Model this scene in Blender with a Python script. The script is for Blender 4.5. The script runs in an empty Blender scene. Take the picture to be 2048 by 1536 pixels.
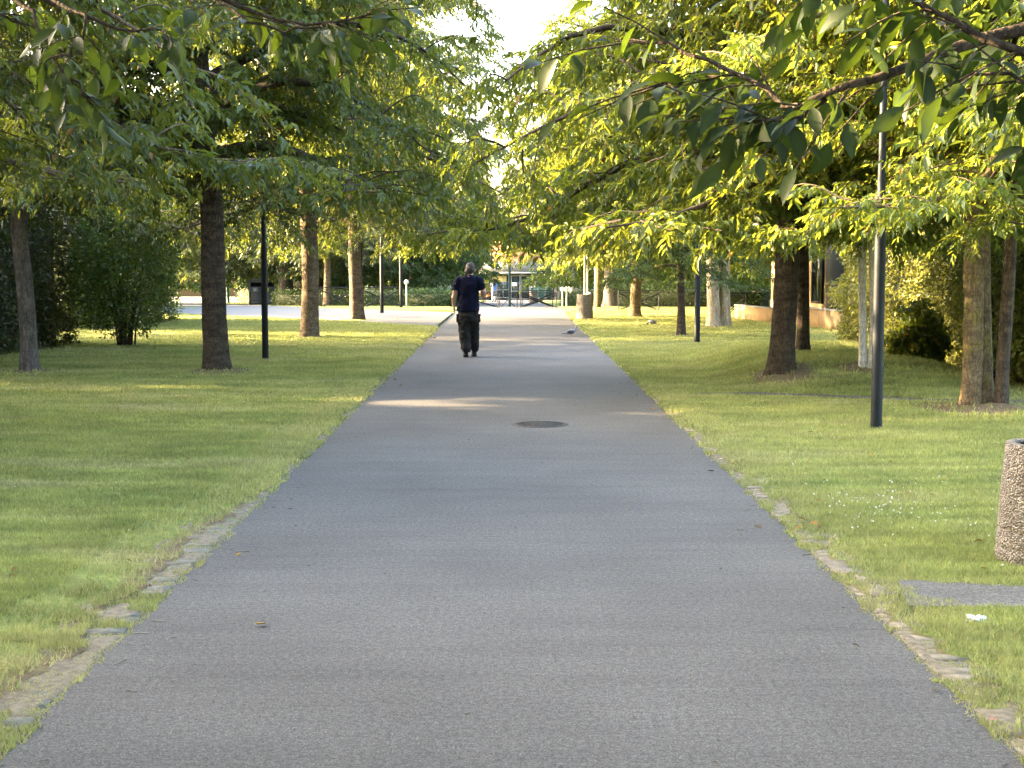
import bpy, bmesh, math, random
import numpy as np
from mathutils import Vector, Matrix, noise as mnoise

# ------------------------------------------------------------------ camera, light, exposure
S = bpy.context.scene
COL = S.collection
R = math.radians
FPX = 2844.0            # focal length in pixels of a 2048 px wide picture
PITCH = math.atan((768 - 518) / FPX)
YAW = -5.0 / FPX
CAMZ = 1.7
cam = bpy.data.cameras.new("camera")
cam.sensor_width = 36.0
cam.lens = 36.0 * FPX / 2048
cam.clip_start = 0.05
cam.clip_end = 2000
camo = bpy.data.objects.new("camera", cam)
camo.location = (0, 0, CAMZ)
camo.rotation_euler = (math.pi / 2 - PITCH, 0, YAW)
COL.objects.link(camo)
S.camera = camo

SUN_EL, SUN_ROT = R(15), R(-77)
W = bpy.data.worlds.new("World")
S.world = W
W.use_nodes = True
sky = W.node_tree.nodes.new("ShaderNodeTexSky")
sky.sky_type = 'NISHITA'
sky.sun_disc = False
sky.sun_elevation = SUN_EL
sky.sun_rotation = SUN_ROT
sky.air_density = 1.0
sky.dust_density = 7.0
sky.ozone_density = 1.0
W.node_tree.links.new(sky.outputs[0], W.node_tree.nodes["Background"].inputs[0])
W.node_tree.nodes["Background"].inputs[1].default_value = 0.15
sl = bpy.data.lights.new("sun", 'SUN')
sl.energy = 2.7
sl.angle = R(0.5)
sl.color = (1.0, 0.74, 0.42)
so = bpy.data.objects.new("sun", sl)
sd = Vector((math.sin(SUN_ROT) * math.cos(SUN_EL), math.cos(SUN_ROT) * math.cos(SUN_EL), math.sin(SUN_EL)))
so.rotation_euler = sd.to_track_quat('Z', 'Y').to_euler()
so.location = (-30, 10, 20)
COL.objects.link(so)
S.view_settings.view_transform = 'Standard'
S.view_settings.look = 'None'
S.view_settings.exposure = 4.6
S.view_settings.gamma = 1.0
S.render.engine = 'CYCLES'
S.cycles.use_denoising = True
S.cycles.denoising_prefilter = 'NONE'
S.cycles.max_bounces = 7
S.cycles.diffuse_bounces = 4
S.cycles.glossy_bounces = 2
S.cycles.transmission_bounces = 4
S.cycles.transparent_max_bounces = 4
S.cycles.caustics_reflective = False
S.cycles.caustics_refractive = False

# ------------------------------------------------------------------ terrain and picture helpers
def sst(a, b, x):
    t = np.clip((x - a) / (b - a), 0, 1)
    return t * t * (3 - 2 * t)

def tz(x, y):
    x = np.asarray(x, float); y = np.asarray(y, float)
    k = np.log1p(np.exp(np.clip((y - 50) / 0.8, -30, 30))) * 0.8
    z = -0.026 * np.where(y > 70, y - 50, k)
    m = 0.30 * sst(2.7, 4.2, x) * (1 - sst(5.5, 7.0, x)) * sst(17.6, 19.4, y) * (1 - sst(23, 28, y))
    return z + m

def T(x, y):
    return float(tz(x, y))

_cm = camo.rotation_euler.to_matrix()
def ray(px, py):
    return _cm @ Vector(((px - 1024) / FPX, (768 - py) / FPX, -1.0))

def G(px, py):
    d = ray(px, py)
    z = 0.0
    for _ in range(12):
        t = (z - CAMZ) / d.z
        x, y = d.x * t, d.y * t
        z = 0.5 * z + 0.5 * T(x, y)
    return (x, y, T(x, y))

def P(px, py, Y):
    d = ray(px, py)
    t = Y / d.y
    return Vector((d.x * t, Y, CAMZ + d.z * t))

def vnoise(x, seed=0):
    x = np.asarray(x, float)
    r = np.random.RandomState(seed).rand(4096)
    i = np.floor(x).astype(int)
    f = x - i
    f = f * f * (3 - 2 * f)
    return r[i % 4096] * (1 - f) + r[(i + 1) % 4096] * f

def fbm1(x, seed=0):
    return (vnoise(x, seed) * .5 + vnoise(x * 2.3, seed + 1) * .3 + vnoise(x * 5.1, seed + 2) * .2)

# ------------------------------------------------------------------ mesh builder
class MB:
    def __init__(s):
        s.v = []; s.f = []; s.m = []; s.n = 0; s.attr = []
    def add(s, v, f, mat=0, rnd=None):
        v = np.asarray(v, float).reshape(-1, 3)
        f = np.asarray(f, int)
        s.v.append(v); s.f.append(f + s.n); s.m.append(np.full(len(f), mat, int)); s.n += len(v)
        s.attr.append(np.full(len(v), .5) if rnd is None else np.broadcast_to(rnd, (len(v),)).astype(float))
        return s
    def box(s, lo, hi, mat=0, rot=None, piv=None):
        x0, y0, z0 = lo; x1, y1, z1 = hi
        v = np.array([(x0,y0,z0),(x1,y0,z0),(x1,y1,z0),(x0,y1,z0),(x0,y0,z1),(x1,y0,z1),(x1,y1,z1),(x0,y1,z1)], float)
        if rot is not None:
            p = np.array(piv if piv is not None else (0, 0, 0), float)
            v = (v - p) @ np.array(rot).T + p
        return s.add(v, [(0,3,2,1),(4,5,6,7),(0,1,5,4),(1,2,6,5),(2,3,7,6),(3,0,4,7)], mat)
    def tube(s, pts, rad, k=8, mat=0, cap=True, ry=None):
        pts = np.asarray(pts, float); n = len(pts)
        rad = np.broadcast_to(rad, (n,)).astype(float)
        tn = np.gradient(pts, axis=0)
        tn /= np.linalg.norm(tn, axis=1)[:, None] + 1e-9
        ref = np.array((0., 1., 0.)) if abs(tn[0][1]) < .8 else np.array((1., 0., 0.))
        a = np.arange(k) * 2 * math.pi / k
        vs = []
        for i in range(n):
            u = np.cross(ref, tn[i]); u /= np.linalg.norm(u) + 1e-9
            w = np.cross(tn[i], u)
            ref = w
            rr = rad[i]
            r2 = rr if ry is None else ry[i]
            vs.append(pts[i] + np.outer(np.cos(a), u) * rr + np.outer(np.sin(a), w) * r2)
        v = np.concatenate(vs)
        j = np.arange(k); j2 = (j + 1) % k
        f = np.concatenate([np.stack([i*k+j, i*k+j2, (i+1)*k+j2, (i+1)*k+j], 1) for i in range(n-1)])
        s.add(v, f, mat)
        if cap:
            for i, fl in ((0, True), (n-1, False)):
                c = s.n
                ring = vs[i]
                vv = np.concatenate([ring, pts[i][None]])
                ff = np.stack([j, j2, np.full(k, k)], 1) if not fl else np.stack([j2, j, np.full(k, k)], 1)
                s.add(vv, ff, mat)
        return s
    def lathe(s, prof, k=24, mat=0, c=(0, 0, 0)):
        prof = np.asarray(prof, float)
        a = np.arange(k) * 2 * math.pi / k
        v = np.concatenate([np.stack([r*np.cos(a)+c[0], r*np.sin(a)+c[1], np.full(k, z+c[2])], 1) for r, z in prof])
        j = np.arange(k); j2 = (j + 1) % k
        f = np.concatenate([np.stack([i*k+j, i*k+j2, (i+1)*k+j2, (i+1)*k+j], 1) for i in range(len(prof)-1)])
        return s.add(v, f, mat)
    def mesh(s, name, mats, smooth=False):
        me = bpy.data.meshes.new(name)
        v = np.concatenate(s.v) if s.v else np.zeros((0, 3))
        me.vertices.add(len(v)); me.vertices.foreach_set("co", v.ravel())
        sizes = [np.full(len(f), f.shape[1]) for f in s.f]
        tot = np.concatenate(sizes) if sizes else np.zeros(0, int)
        loops = np.concatenate([f.ravel() for f in s.f])
        me.loops.add(len(loops)); me.loops.foreach_set("vertex_index", loops)
        me.polygons.add(len(tot))
        st = np.concatenate([[0], np.cumsum(tot)[:-1]])
        me.polygons.foreach_set("loop_start", st)
        me.polygons.foreach_set("loop_total", tot)
        me.polygons.foreach_set("material_index", np.concatenate(s.m))
        if smooth:
            me.polygons.foreach_set("use_smooth", np.ones(len(tot), bool))
        at = me.attributes.new("rnd", 'FLOAT', 'POINT')
        at.data.foreach_set("value", np.concatenate(s.attr))
        for m in (mats if isinstance(mats, (list, tuple)) else [mats]):
            me.materials.append(m)
        me.update(calc_edges=True)
        me.validate()
        return me
    def build(s, name, mats, parent=None, smooth=False, loc=None):
        o = bpy.data.objects.new(name, s.mesh(name, mats, smooth))
        COL.objects.link(o)
        if parent is not None: o.parent = parent
        if loc is not None: o.location = loc
        return o

def put(name, me, parent=None, loc=(0, 0, 0), rz=0, sc=1.0):
    o = bpy.data.objects.new(name, me); COL.objects.link(o)
    if parent is not None: o.parent = parent
    o.location = loc; o.rotation_euler = (0, 0, rz)
    o.scale = (sc, sc, sc) if not isinstance(sc, (tuple, list)) else sc
    return o

def tag(o, label, cat, group=None, kind=None):
    if label: o["label"] = label
    if cat: o["category"] = cat
    if group: o["group"] = group
    if kind: o["kind"] = kind
    return o

def thing(name, label, cat, loc=(0, 0, 0), rz=0, group=None):
    o = bpy.data.objects.new(name, None); COL.objects.link(o)
    o.location = loc; o.rotation_euler = (0, 0, rz)
    o.empty_display_size = .3
    return tag(o, label, cat, group)

# ------------------------------------------------------------------ materials
class NT:
    def __init__(s, name):
        s.m = bpy.data.materials.new(name); s.m.use_nodes = True
        s.t = s.m.node_tree; s.b = s.t.nodes["Principled BSDF"]; s.out = s.t.nodes["Material Output"]
    def n(s, typ, **kw):
        nd = s.t.nodes.new(typ)
        for k, v in kw.items(): setattr(nd, k, v)
        return nd
    def l(s, a, b): s.t.links.new(a, b)
    def coord(s, scale=(1, 1, 1), obj=True):
        c = s.n("ShaderNodeTexCoord"); m = s.n("ShaderNodeMapping")
        m.inputs["Scale"].default_value = scale
        s.l(c.outputs["Object" if obj else "Generated"], m.inputs[0])
        return m.outputs[0]
    def noise(s, co, scale, detail=4, rough=.55):
        nd = s.n("ShaderNodeTexNoise"); s.l(co, nd.inputs["Vector"])
        nd.inputs["Scale"].default_value = scale; nd.inputs["Detail"].default_value = detail
        nd.inputs["Roughness"].default_value = rough
        return nd.outputs["Fac"]
    def voro(s, co, scale, feature='F1', out="Distance"):
        nd = s.n("ShaderNodeTexVoronoi", feature=feature); s.l(co, nd.inputs["Vector"])
        nd.inputs["Scale"].default_value = scale
        return nd.outputs[out]
    def ramp(s, fac, stops):
        nd = s.n("ShaderNodeValToRGB"); s.l(fac, nd.inputs[0])
        e = nd.color_ramp.elements
        while len(e) < len(stops): e.new(.5)
        for el, (p, c) in zip(e, stops):
            el.position = p
            el.color = (c[0], c[1], c[2], 1) if isinstance(c, (tuple, list)) else (c, c, c, 1)
        return nd.outputs[0]
    def mix(s, fac, a, b, mode='MIX'):
        nd = s.n("ShaderNodeMix", data_type='RGBA', blend_type=mode)
        for i, v in ((0, fac), (6, a), (7, b)):
            if hasattr(v, "links"): s.l(v, nd.inputs[i])
            elif isinstance(v, (int, float)): nd.inputs[i].default_value = v
            else: nd.inputs[i].default_value = (*v, 1)
        return nd.outputs[2]
    def math(s, op, a, b=0.):
        nd = s.n("ShaderNodeMath", operation=op)
        for i, v in ((0, a), (1, b)):
            if hasattr(v, "links"): s.l(v, nd.inputs[i])
            else: nd.inputs[i].default_value = v
        return nd.outputs[0]
    def col(s, c):
        if hasattr(c, "links"): s.l(c, s.b.inputs["Base Color"])
        else: s.b.inputs["Base Color"].default_value = (*c, 1)
    def bump(s, h, strength=.5, dist=.01):
        nd = s.n("ShaderNodeBump"); nd.inputs["Strength"].default_value = strength
        nd.inputs["Distance"].default_value = dist
        s.l(h, nd.inputs["Height"]); s.l(nd.outputs[0], s.b.inputs["Normal"])
    def rough(s, r, spec=None, metal=None):
        s.b.inputs["Roughness"].default_value = r
        if spec is not None: s.b.inputs["Specular IOR Level"].default_value = spec
        if metal is not None: s.b.inputs["Metallic"].default_value = metal

def plain(name, c, rough=.6, var=.15, scale=6, metal=0, spec=.3, bump=0.0):
    a = NT(name); co = a.coord()
    f = a.noise(co, scale, 5)
    d = tuple(max(0, x * (1 - var)) for x in c); l = tuple(min(1, x * (1 + var)) for x in c)
    a.col(a.ramp(f, [(.3, d), (.7, l)])); a.rough(rough, spec, metal)
    if bump: a.bump(a.noise(co, scale * 8, 4), bump, .01)
    return a.m

def leafmat(name, stops, trans, tcol, rough=.42, spec=.35):
    a = NT(name)
    at = a.n("ShaderNodeAttribute", attribute_name="rnd")
    oi = a.n("ShaderNodeObjectInfo")
    hs = a.n("ShaderNodeHueSaturation")
    base = a.ramp(at.outputs["Fac"], stops)
    a.l(base, hs.inputs["Color"])
    v = a.math('ADD', a.math('MULTIPLY', oi.outputs["Random"], .25), .875)
    a.l(v, hs.inputs["Value"])
    a.l(a.math('ADD', a.math('MULTIPLY', oi.outputs["Random"], .02), .49), hs.inputs["Hue"])
    a.col(hs.outputs[0]); a.rough(rough, spec)
    tr = a.n("ShaderNodeBsdfTranslucent")
    a.l(a.mix(.35, tcol, hs.outputs[0]), tr.inputs[0])
    mx = a.n("ShaderNodeMixShader"); mx.inputs[0].default_value = trans
    a.l(a.b.outputs[0], mx.inputs[1]); a.l(tr.outputs[0], mx.inputs[2])
    a.l(mx.outputs[0], a.out.inputs[0])
    return a.m

M = {}
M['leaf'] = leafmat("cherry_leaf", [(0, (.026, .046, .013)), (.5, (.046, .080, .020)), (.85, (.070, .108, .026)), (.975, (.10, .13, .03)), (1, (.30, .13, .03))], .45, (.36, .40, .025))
M['leaf_shade'] = leafmat("shaded_cherry_leaf", [(0, (.030, .044, .012)), (.5, (.052, .078, .018)), (.85, (.078, .104, .024)), (.975, (.09, .115, .03)), (1, (.26, .11, .03))], .36, (.30, .33, .025))  # duller cherry leaf copy, the left row's shade put into its colour
M['leaf_bright'] = leafmat("sunlit_cherry_leaf", [(0, (.034, .058, .014)), (.5, (.062, .100, .022)), (.85, (.095, .130, .030)), (.97, (.13, .15, .035)), (1, (.36, .17, .04))], .5, (.44, .46, .03))  # lighter cherry leaf copy, sun on the right row put into its colour
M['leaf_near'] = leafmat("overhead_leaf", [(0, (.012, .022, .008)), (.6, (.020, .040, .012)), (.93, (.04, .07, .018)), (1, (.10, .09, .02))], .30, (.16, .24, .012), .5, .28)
M['leaf_sunlit'] = leafmat("sunlit_gold_leaf", [(0, (.07, .09, .018)), (.6, (.13, .15, .030)), (1, (.18, .16, .03))], .42, (.42, .42, .07))  # yellow of sunlit foliage put into the leaf colour
M['leaf_dark'] = leafmat("small_dark_leaf", [(0, (.026, .038, .011)), (.6, (.050, .068, .018)), (.92, (.085, .085, .025)), (1, (.14, .07, .03))], .25, (.10, .13, .02))
M['leaf_mid'] = leafmat("shrub_leaf", [(0, (.03, .055, .013)), (.6, (.058, .098, .020)), (1, (.075, .12, .02))], .33, (.13, .20, .02))
M['leaf_hedge'] = leafmat("hedge_leaf", [(0, (.025, .040, .012)), (.6, (.05, .075, .018)), (1, (.13, .10, .03))], .25, (.16, .17, .02))
M['leaf_box'] = leafmat("box_leaf", [(0, (.018, .035, .010)), (.6, (.035, .07, .016)), (1, (.06, .10, .02))], .2, (.10, .16, .02))
M['core'] = plain("hedge_light_block", (.030, .036, .016), .9, .3, 8)  # dark fill of the solid boxes that block light inside hedges

def bark(name, dark, light, patch, patch_amt, horiz=True, bumpd=.02):
    a = NT(name)
    co = a.coord((1, 1, 1))
    cs = a.coord((1, 1, 2.6) if horiz else (1, 1, .22))
    f1 = a.noise(cs, 5 if horiz else 14, 7, .65)
    cv = a.coord((1, 1, .28))
    nz = a.n("ShaderNodeTexNoise"); a.l(cv, nz.inputs["Vector"]); nz.inputs["Scale"].default_value = 9; nz.inputs["Detail"].default_value = 5
    vm = a.n("ShaderNodeVectorMath", operation='MULTIPLY_ADD'); a.l(nz.outputs["Color"], vm.inputs[0]); vm.inputs[1].default_value = (.14, .14, .14); a.l(cv, vm.inputs[2])
    f2 = a.voro(vm.outputs[0], 27, 'DISTANCE_TO_EDGE')
    c = a.ramp(f1, [(.32, dark), (.68, light)])
    g = a.ramp(a.noise(co, 3.2, 5, .6), [(.60 - patch_amt, 0.), (.68 - patch_amt, 1.)])
    c = a.mix(a.math('MULTIPLY', g, .7), c, patch)
    h = a.math('ADD', a.math('MULTIPLY', f2, .8), f1)
    c = a.mix(a.ramp(f2, [(0., .6), (.14, 0.)]), c, tuple(x * .4 for x in dark))
    sp = a.ramp(a.noise(co, 60, 3), [(.62, 0.), (.7, 1.)])
    c = a.mix(a.math('MULTIPLY', sp, .4), c, tuple(min(1, x * 1.8) for x in light))
    a.col(c); a.rough(.9, .1); a.bump(h, .9, bumpd)
    return a.m

M['bark'] = bark("cherry_bark", (.060, .045, .033), (.22, .165, .11), (.18, .15, .06), .02)
M['bark_dark'] = bark("dark_cherry_bark", (.034, .026, .021), (.125, .095, .068), (.16, .10, .06), -.03)
M['bark_moss'] = bark("mossy_cherry_bark", (.085, .062, .038), (.25, .185, .11), (.22, .18, .06), .08)
M['bark_grey'] = bark("grey_bark", (.06, .053, .048), (.19, .165, .15), (.22, .22, .19), .02, False, .01)
M['bark_pale'] = bark("pale_plane_bark", (.25, .2, .14), (.55, .47, .36), (.3, .2, .12), -.02, False, .008)
M['bark_birch'] = bark("birch_bark", (.45, .42, .38), (.72, .69, .64), (.06, .05, .045), -.1, True, .004)
M['twig'] = plain("twig", (.075, .05, .035), .8, .3, 20)

def asphalt(name, base, tint=1.0, line=True):
    a = NT(name); co = a.coord()
    c = a.ramp(a.noise(co, 120, 4, .9), [(.34, tuple(x * .28 for x in base)), (.5, base), (.66, tuple(x * 2.3 for x in base))])
    md = a.ramp(a.noise(co, 38, 3, .8), [(.38, .72), (.5, 1.), (.62, 1.30)])
    c = a.mix(1., c, md, 'MULTIPLY')
    sp = a.ramp(a.voro(co, 60), [(.05, 1.), (.15, 0.)])
    c = a.mix(a.math('MULTIPLY', sp, .38), c, (.50, .49, .47))
    big = a.ramp(a.noise(co, .55, 5, .6), [(.3, .80), (.7, 1.16)])
    c = a.mix(1., c, big, 'MULTIPLY')
    st = a.coord((.35, 2.6, 1))
    band = a.ramp(a.noise(st, 1.6, 6, .7), [(.36, .84), (.5, 1.), (.64, 1.1)])
    c = a.mix(.6, c, band, 'MULTIPLY')
    st2 = a.coord((.5, 14, 1))
    band2 = a.ramp(a.noise(st2, 1.2, 4, .6), [(.40, .86), (.5, 1.)])
    c = a.mix(.35, c, band2, 'MULTIPLY')
    st3 = a.coord((.22, 9, 1))
    rip = a.ramp(a.noise(st3, 1.7, 3, .5), [(.455, 1.), (.49, .66), (.50, 1.12), (.54, 1.)])
    c = a.mix(a.ramp(a.noise(a.coord((.12, .35, 1)), 1.3, 3), [(.5, 0.), (.62, .9)]), c, a.mix(1., c, rip, 'MULTIPLY'))
    pale = a.ramp(a.noise(a.coord((.5, 1.2, 1)), 14, 3, .6), [(.74, 0.), (.78, 1.)])
    c = a.mix(a.math('MULTIPLY', pale, .35), c, (.42, .40, .37))
    dk = a.ramp(a.noise(co, 9, 6, .75), [(.66, 0.), (.75, 1.)])
    c = a.mix(a.math('MULTIPLY', dk, .35), c, tuple(x * .45 for x in base))
    a.col(c); a.rough(.82, .3)
    h = a.math('ADD', a.noise(co, 130, 3, .7), a.math('MULTIPLY', a.noise(st, 2.2, 3), 1.5))
    a.bump(h, .45, .004)
    return a.m
M['asphalt'] = asphalt("path_asphalt", (.083, .078, .073))
M['asphalt2'] = asphalt("side_path_asphalt", (.095, .09, .083))
M['plaza'] = plain("pale_concrete_paving", (.11, .11, .107), .85, .10, 1.2, bump=.3)
M['far_paving'] = plain("far_grey_paving", (.095, .093, .092), .85, .12, .5, bump=.3)

def lawnmat(name, blade):
    a = NT(name)
    g = a.n("ShaderNodeNewGeometry"); mp = a.n("ShaderNodeMapping"); a.l(g.outputs["Position"], mp.inputs[0])
    co = mp.outputs[0]
    mp2 = a.n("ShaderNodeMapping"); mp2.inputs["Scale"].default_value = (.35, 1.3, 1); a.l(g.outputs["Position"], mp2.inputs[0])
    big = a.noise(mp2.outputs[0], .9, 5, .62)
    green = (.17, .21, .062) if not blade else (.23, .285, .085)
    lime = (.25, .275, .085) if not blade else (.41, .43, .13)
    dry = (.28, .24, .11) if not blade else (.50, .46, .24)
    c = a.ramp(big, [(.30, green), (.52, lime), (.72, dry)])
    stk = a.noise(mp2.outputs[0], 4.2, 4, .6)
    c = a.mix(1., c, a.ramp(stk, [(.33, .72), (.5, 1.), (.66, 1.32)]), 'MULTIPLY')
    fine = a.noise(co, 22, 5, .7)
    c = a.mix(a.ramp(fine, [(.35, .55), (.6, 0.)]), c, tuple(x * .55 for x in green))
    dk = a.ramp(a.noise(co, 3.0, 4, .6), [(.58, 0.), (.70, 1.)])
    c = a.mix(a.math('MULTIPLY', dk, .5), c, (.09, .13, .035) if not blade else (.11, .19, .042))
    if blade:
        at = a.n("ShaderNodeAttribute", attribute_name="rnd")
        c = a.mix(a.ramp(at.outputs["Fac"], [(.80, 0.), (1., .8)]), c, (.34, .30, .14))
        c = a.mix(1., c, a.ramp(at.outputs["Fac"], [(0, .7), (.8, 1.15)]), 'MULTIPLY')
        a.col(c); a.rough(.5, .3)
        tr = a.n("ShaderNodeBsdfTranslucent"); a.l(c, tr.inputs[0])
        mx = a.n("ShaderNodeMixShader"); mx.inputs[0].default_value = .35
        a.l(a.b.outputs[0], mx.inputs[1]); a.l(tr.outputs[0], mx.inputs[2]); a.l(mx.outputs[0], a.out.inputs[0])
    else:
        at = a.n("ShaderNodeAttribute", attribute_name="rnd")      # bare soil along edges and round trunks
        soil = a.ramp(a.noise(co, 30, 4, .7), [(.3, (.10, .072, .045)), (.7, (.26, .20, .13))])
        thr = a.math('ADD', at.outputs["Fac"], a.math('MULTIPLY', a.math('SUBTRACT', a.noise(co, 7, 5, .7), .5), .9))
        c = a.mix(a.ramp(thr, [(.62, 0.), (.82, 1.)]), c, soil)
        a.col(c); a.rough(.95, .1)
        a.bump(a.noise(co, 70, 4, .7), .8, .03)
    return a.m
M['lawn'] = lawnmat("lawn_turf", False)
M['blade'] = lawnmat("grass_blades", True)
M['soil'] = plain("bare_soil", (.19, .16, .115), .95, .4, 25, bump=.8)
M['sett'] = plain("worn_pavers", (.20, .18, .145), .9, .35, 16, bump=.7)
M['black'] = plain("black_steel", (.008, .009, .010), .55, .2, 9, spec=.25)
M['post'] = plain("dark_painted_steel", (.009, .012, .015), .55, .35, 5, spec=.25, bump=.05)
M['green_post'] = plain("dark_green_steel", (.02, .05, .045), .5, .2, 6)
M['teal'] = plain("teal_paint", (.035, .13, .14), .5, .15, 5)
M['white'] = plain("white_glass", (.66, .64, .60), .35, .04, 3)
M['cream'] = plain("cream_paint", (.40, .35, .27), .6, .1, 8)
M['grey_plastic'] = plain("grey_boards", (.15, .15, .165), .6, .15, 14, bump=.2)
M['dark_hole'] = plain("dark_opening", (.006, .006, .008), .8, .2, 9)
M['yellow'] = plain("yellow_sign", (.72, .66, .03), .5, .06, 4)
M['sign_grey'] = plain("grey_sign", (.34, .35, .37), .5, .06, 4)
M['paper'] = plain("white_paper", (.80, .82, .86), .7, .05, 30)

def pebble():
    a = NT("exposed_pebble_concrete"); co = a.coord()
    d = a.voro(co, 90)
    cc = a.n("ShaderNodeTexVoronoi"); a.l(co, cc.inputs["Vector"]); cc.inputs["Scale"].default_value = 90
    sep = a.n("ShaderNodeSeparateColor"); a.l(cc.outputs["Color"], sep.inputs[0])
    c = a.ramp(sep.outputs[0], [(0, (.19, .155, .12)), (.4, (.33, .285, .23)), (.75, (.43, .385, .32)), (1, (.58, .54, .47))])
    c = a.mix(a.ramp(d, [(.38, 0.), (.66, 1.)]), c, (.19, .16, .13))
    c = a.mix(a.math('MULTIPLY', a.ramp(a.noise(co, 4, 4), [(.45, 0.), (.65, 1.)]), .35), c, (.14, .11, .08))
    a.col(c); a.rough(.8, .25)
    a.bump(a.math('SUBTRACT', 1., d), 1., .02)
    return a.m
M['pebble'] = pebble()

def boards():
    a = NT("board_marked_concrete"); co = a.coord((1, 1, .12))
    c = a.ramp(a.noise(co, 22, 5, .7), [(.3, (.20, .13, .07)), (.7, (.40, .29, .17))])
    a.col(c); a.rough(.9, .1); a.bump(a.noise(co, 22, 4), .5, .01)
    return a.m
M['boards'] = boards()
M['render'] = plain("beige_render", (.36, .25, .15), .9, .08, 2, bump=.2)
M['wall_white'] = plain("white_render", (.66, .65, .63), .85, .08, 2)
M['wall_grey'] = plain("grey_cladding", (.075, .077, .082), .8, .12, 1.2)
M['fascia'] = plain("pale_grey_fascia", (.24, .24, .235), .7, .08, 2)
M['roof'] = plain("slate_roof", (.20, .21, .24), .8, .2, 6, bump=.4)
M['glass'] = plain("dark_glass", (.025, .04, .045), .12, .3, 1.5, spec=.6)
M['glass_teal'] = plain("teal_glass", (.035, .12, .12), .15, .2, 1.5, spec=.6)
M['curtain'] = plain("yellow_curtain", (.55, .42, .16), .8, .2, 12)
M['frame'] = plain("pale_metal_frame", (.26, .26, .255), .5, .05, 4)
def brick():
    a = NT("orange_brick"); co = a.coord()
    mp = a.n("ShaderNodeMapping"); mp.inputs["Rotation"].default_value = (math.pi/2, 0, 0)
    a.l(co, mp.inputs[0])
    b = a.n("ShaderNodeTexBrick"); a.l(mp.outputs[0], b.inputs["Vector"])
    b.inputs["Color1"].default_value = (.42, .13, .05, 1); b.inputs["Color2"].default_value = (.36, .10, .04, 1)
    b.inputs["Mortar"].default_value = (.4, .3, .22, 1); b.inputs["Scale"].default_value = 3
    a.col(b.outputs[0]); a.rough(.9, .1)
    return a.m
M['brick'] = brick()
M['skin'] = plain("skin", (.52, .30, .22), .55, .08, 12, spec=.3)
M['hair'] = plain("brown_grey_hair", (.042, .031, .024), .6, .45, 40, spec=.3, bump=.6)
M['hair_black'] = plain("black_hair", (.012, .010, .010), .5, .3, 30)
M['navy'] = plain("navy_cotton", (.008, .009, .022), .9, .25, 7, spec=.1, bump=.3)
M['charcoal'] = plain("black_canvas", (.020, .019, .018), .85, .35, 9, spec=.15, bump=.4)
M['shoe'] = plain("black_leather", (.006, .006, .006), .7, .3, 20, spec=.12)
M['denim'] = plain("light_blue_cotton", (.16, .24, .48), .85, .15, 8)
M['pale_skirt'] = plain("pale_trousers", (.45, .42, .40), .85, .1, 8)
M['orange'] = plain("orange_cloth", (.75, .22, .06), .8, .1, 8)
M['feather'] = plain("grey_feathers", (.24, .24, .26), .7, .35, 30)
M['feather_dark'] = plain("dark_feathers", (.06, .06, .075), .6, .35, 30)
M['beak'] = plain("dark_beak", (.05, .04, .04), .5, .1, 10)
M['foot'] = plain("pink_foot", (.35, .12, .10), .6, .1, 10)
M['iron'] = plain("rusty_iron", (.075, .066, .060), .7, .5, 30, spec=.4, bump=.8)
M['amber'] = plain("fallen_leaf", (.62, .33, .05), .6, .2, 40)
M['clover'] = plain("clover_petals", (.66, .64, .55), .7, .1, 60)

# ------------------------------------------------------------------ ground
def edge_l(y):   # inner (path side) edge of the left lawn, world x
    base = 1.79 + .13 * (1 - sst(7.8, 10.5, y))
    n = (fbm1(y * 2.1, 5) - .5) * .22 + (fbm1(y * 9, 9) - .5) * .10
    return -(base + n * np.where(y < 10, 1, .55))
def edge_r(y):
    base = 1.775 + .06 * (1 - sst(15, 18, y)) + .10 * np.exp(-((y - 8.6) / 1.2) ** 2)
    n = (fbm1(y * 2.3, 15) - .5) * .30 + (fbm1(y * 9, 19) - .5) * .10
    return base + n * np.where(y < 17, 1, .35)

# base earth under everything, reaching the horizon
def grid(xs, ys, off, mat, name):
    X, Y = np.meshgrid(xs, ys)
    Z = tz(X, Y) + off
    nx, ny = len(xs), len(ys)
    v = np.stack([X.ravel(), Y.ravel(), Z.ravel()], 1)
    i = np.arange(nx - 1)[None, :] + np.arange(ny - 1)[:, None] * nx
    f = np.stack([i, i + 1, i + nx + 1, i + nx], -1).reshape(-1, 4)
    return MB().add(v, f).build(name, mat, smooth=True)

xs = np.concatenate([[-600, -200, -80, -40, -20, -10, -4], np.arange(-3, 9, .5), [10, 15, 25, 50, 90, 200, 600]])
ys = np.concatenate([[-300, -60, -10], np.arange(-2, 60, .5), np.arange(60, 160, 4), [200, 300, 500, 900]])
tag(grid(xs, ys, -.02, M['soil'], "ground"), "bare earth under the park", "ground", kind="structure")

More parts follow.
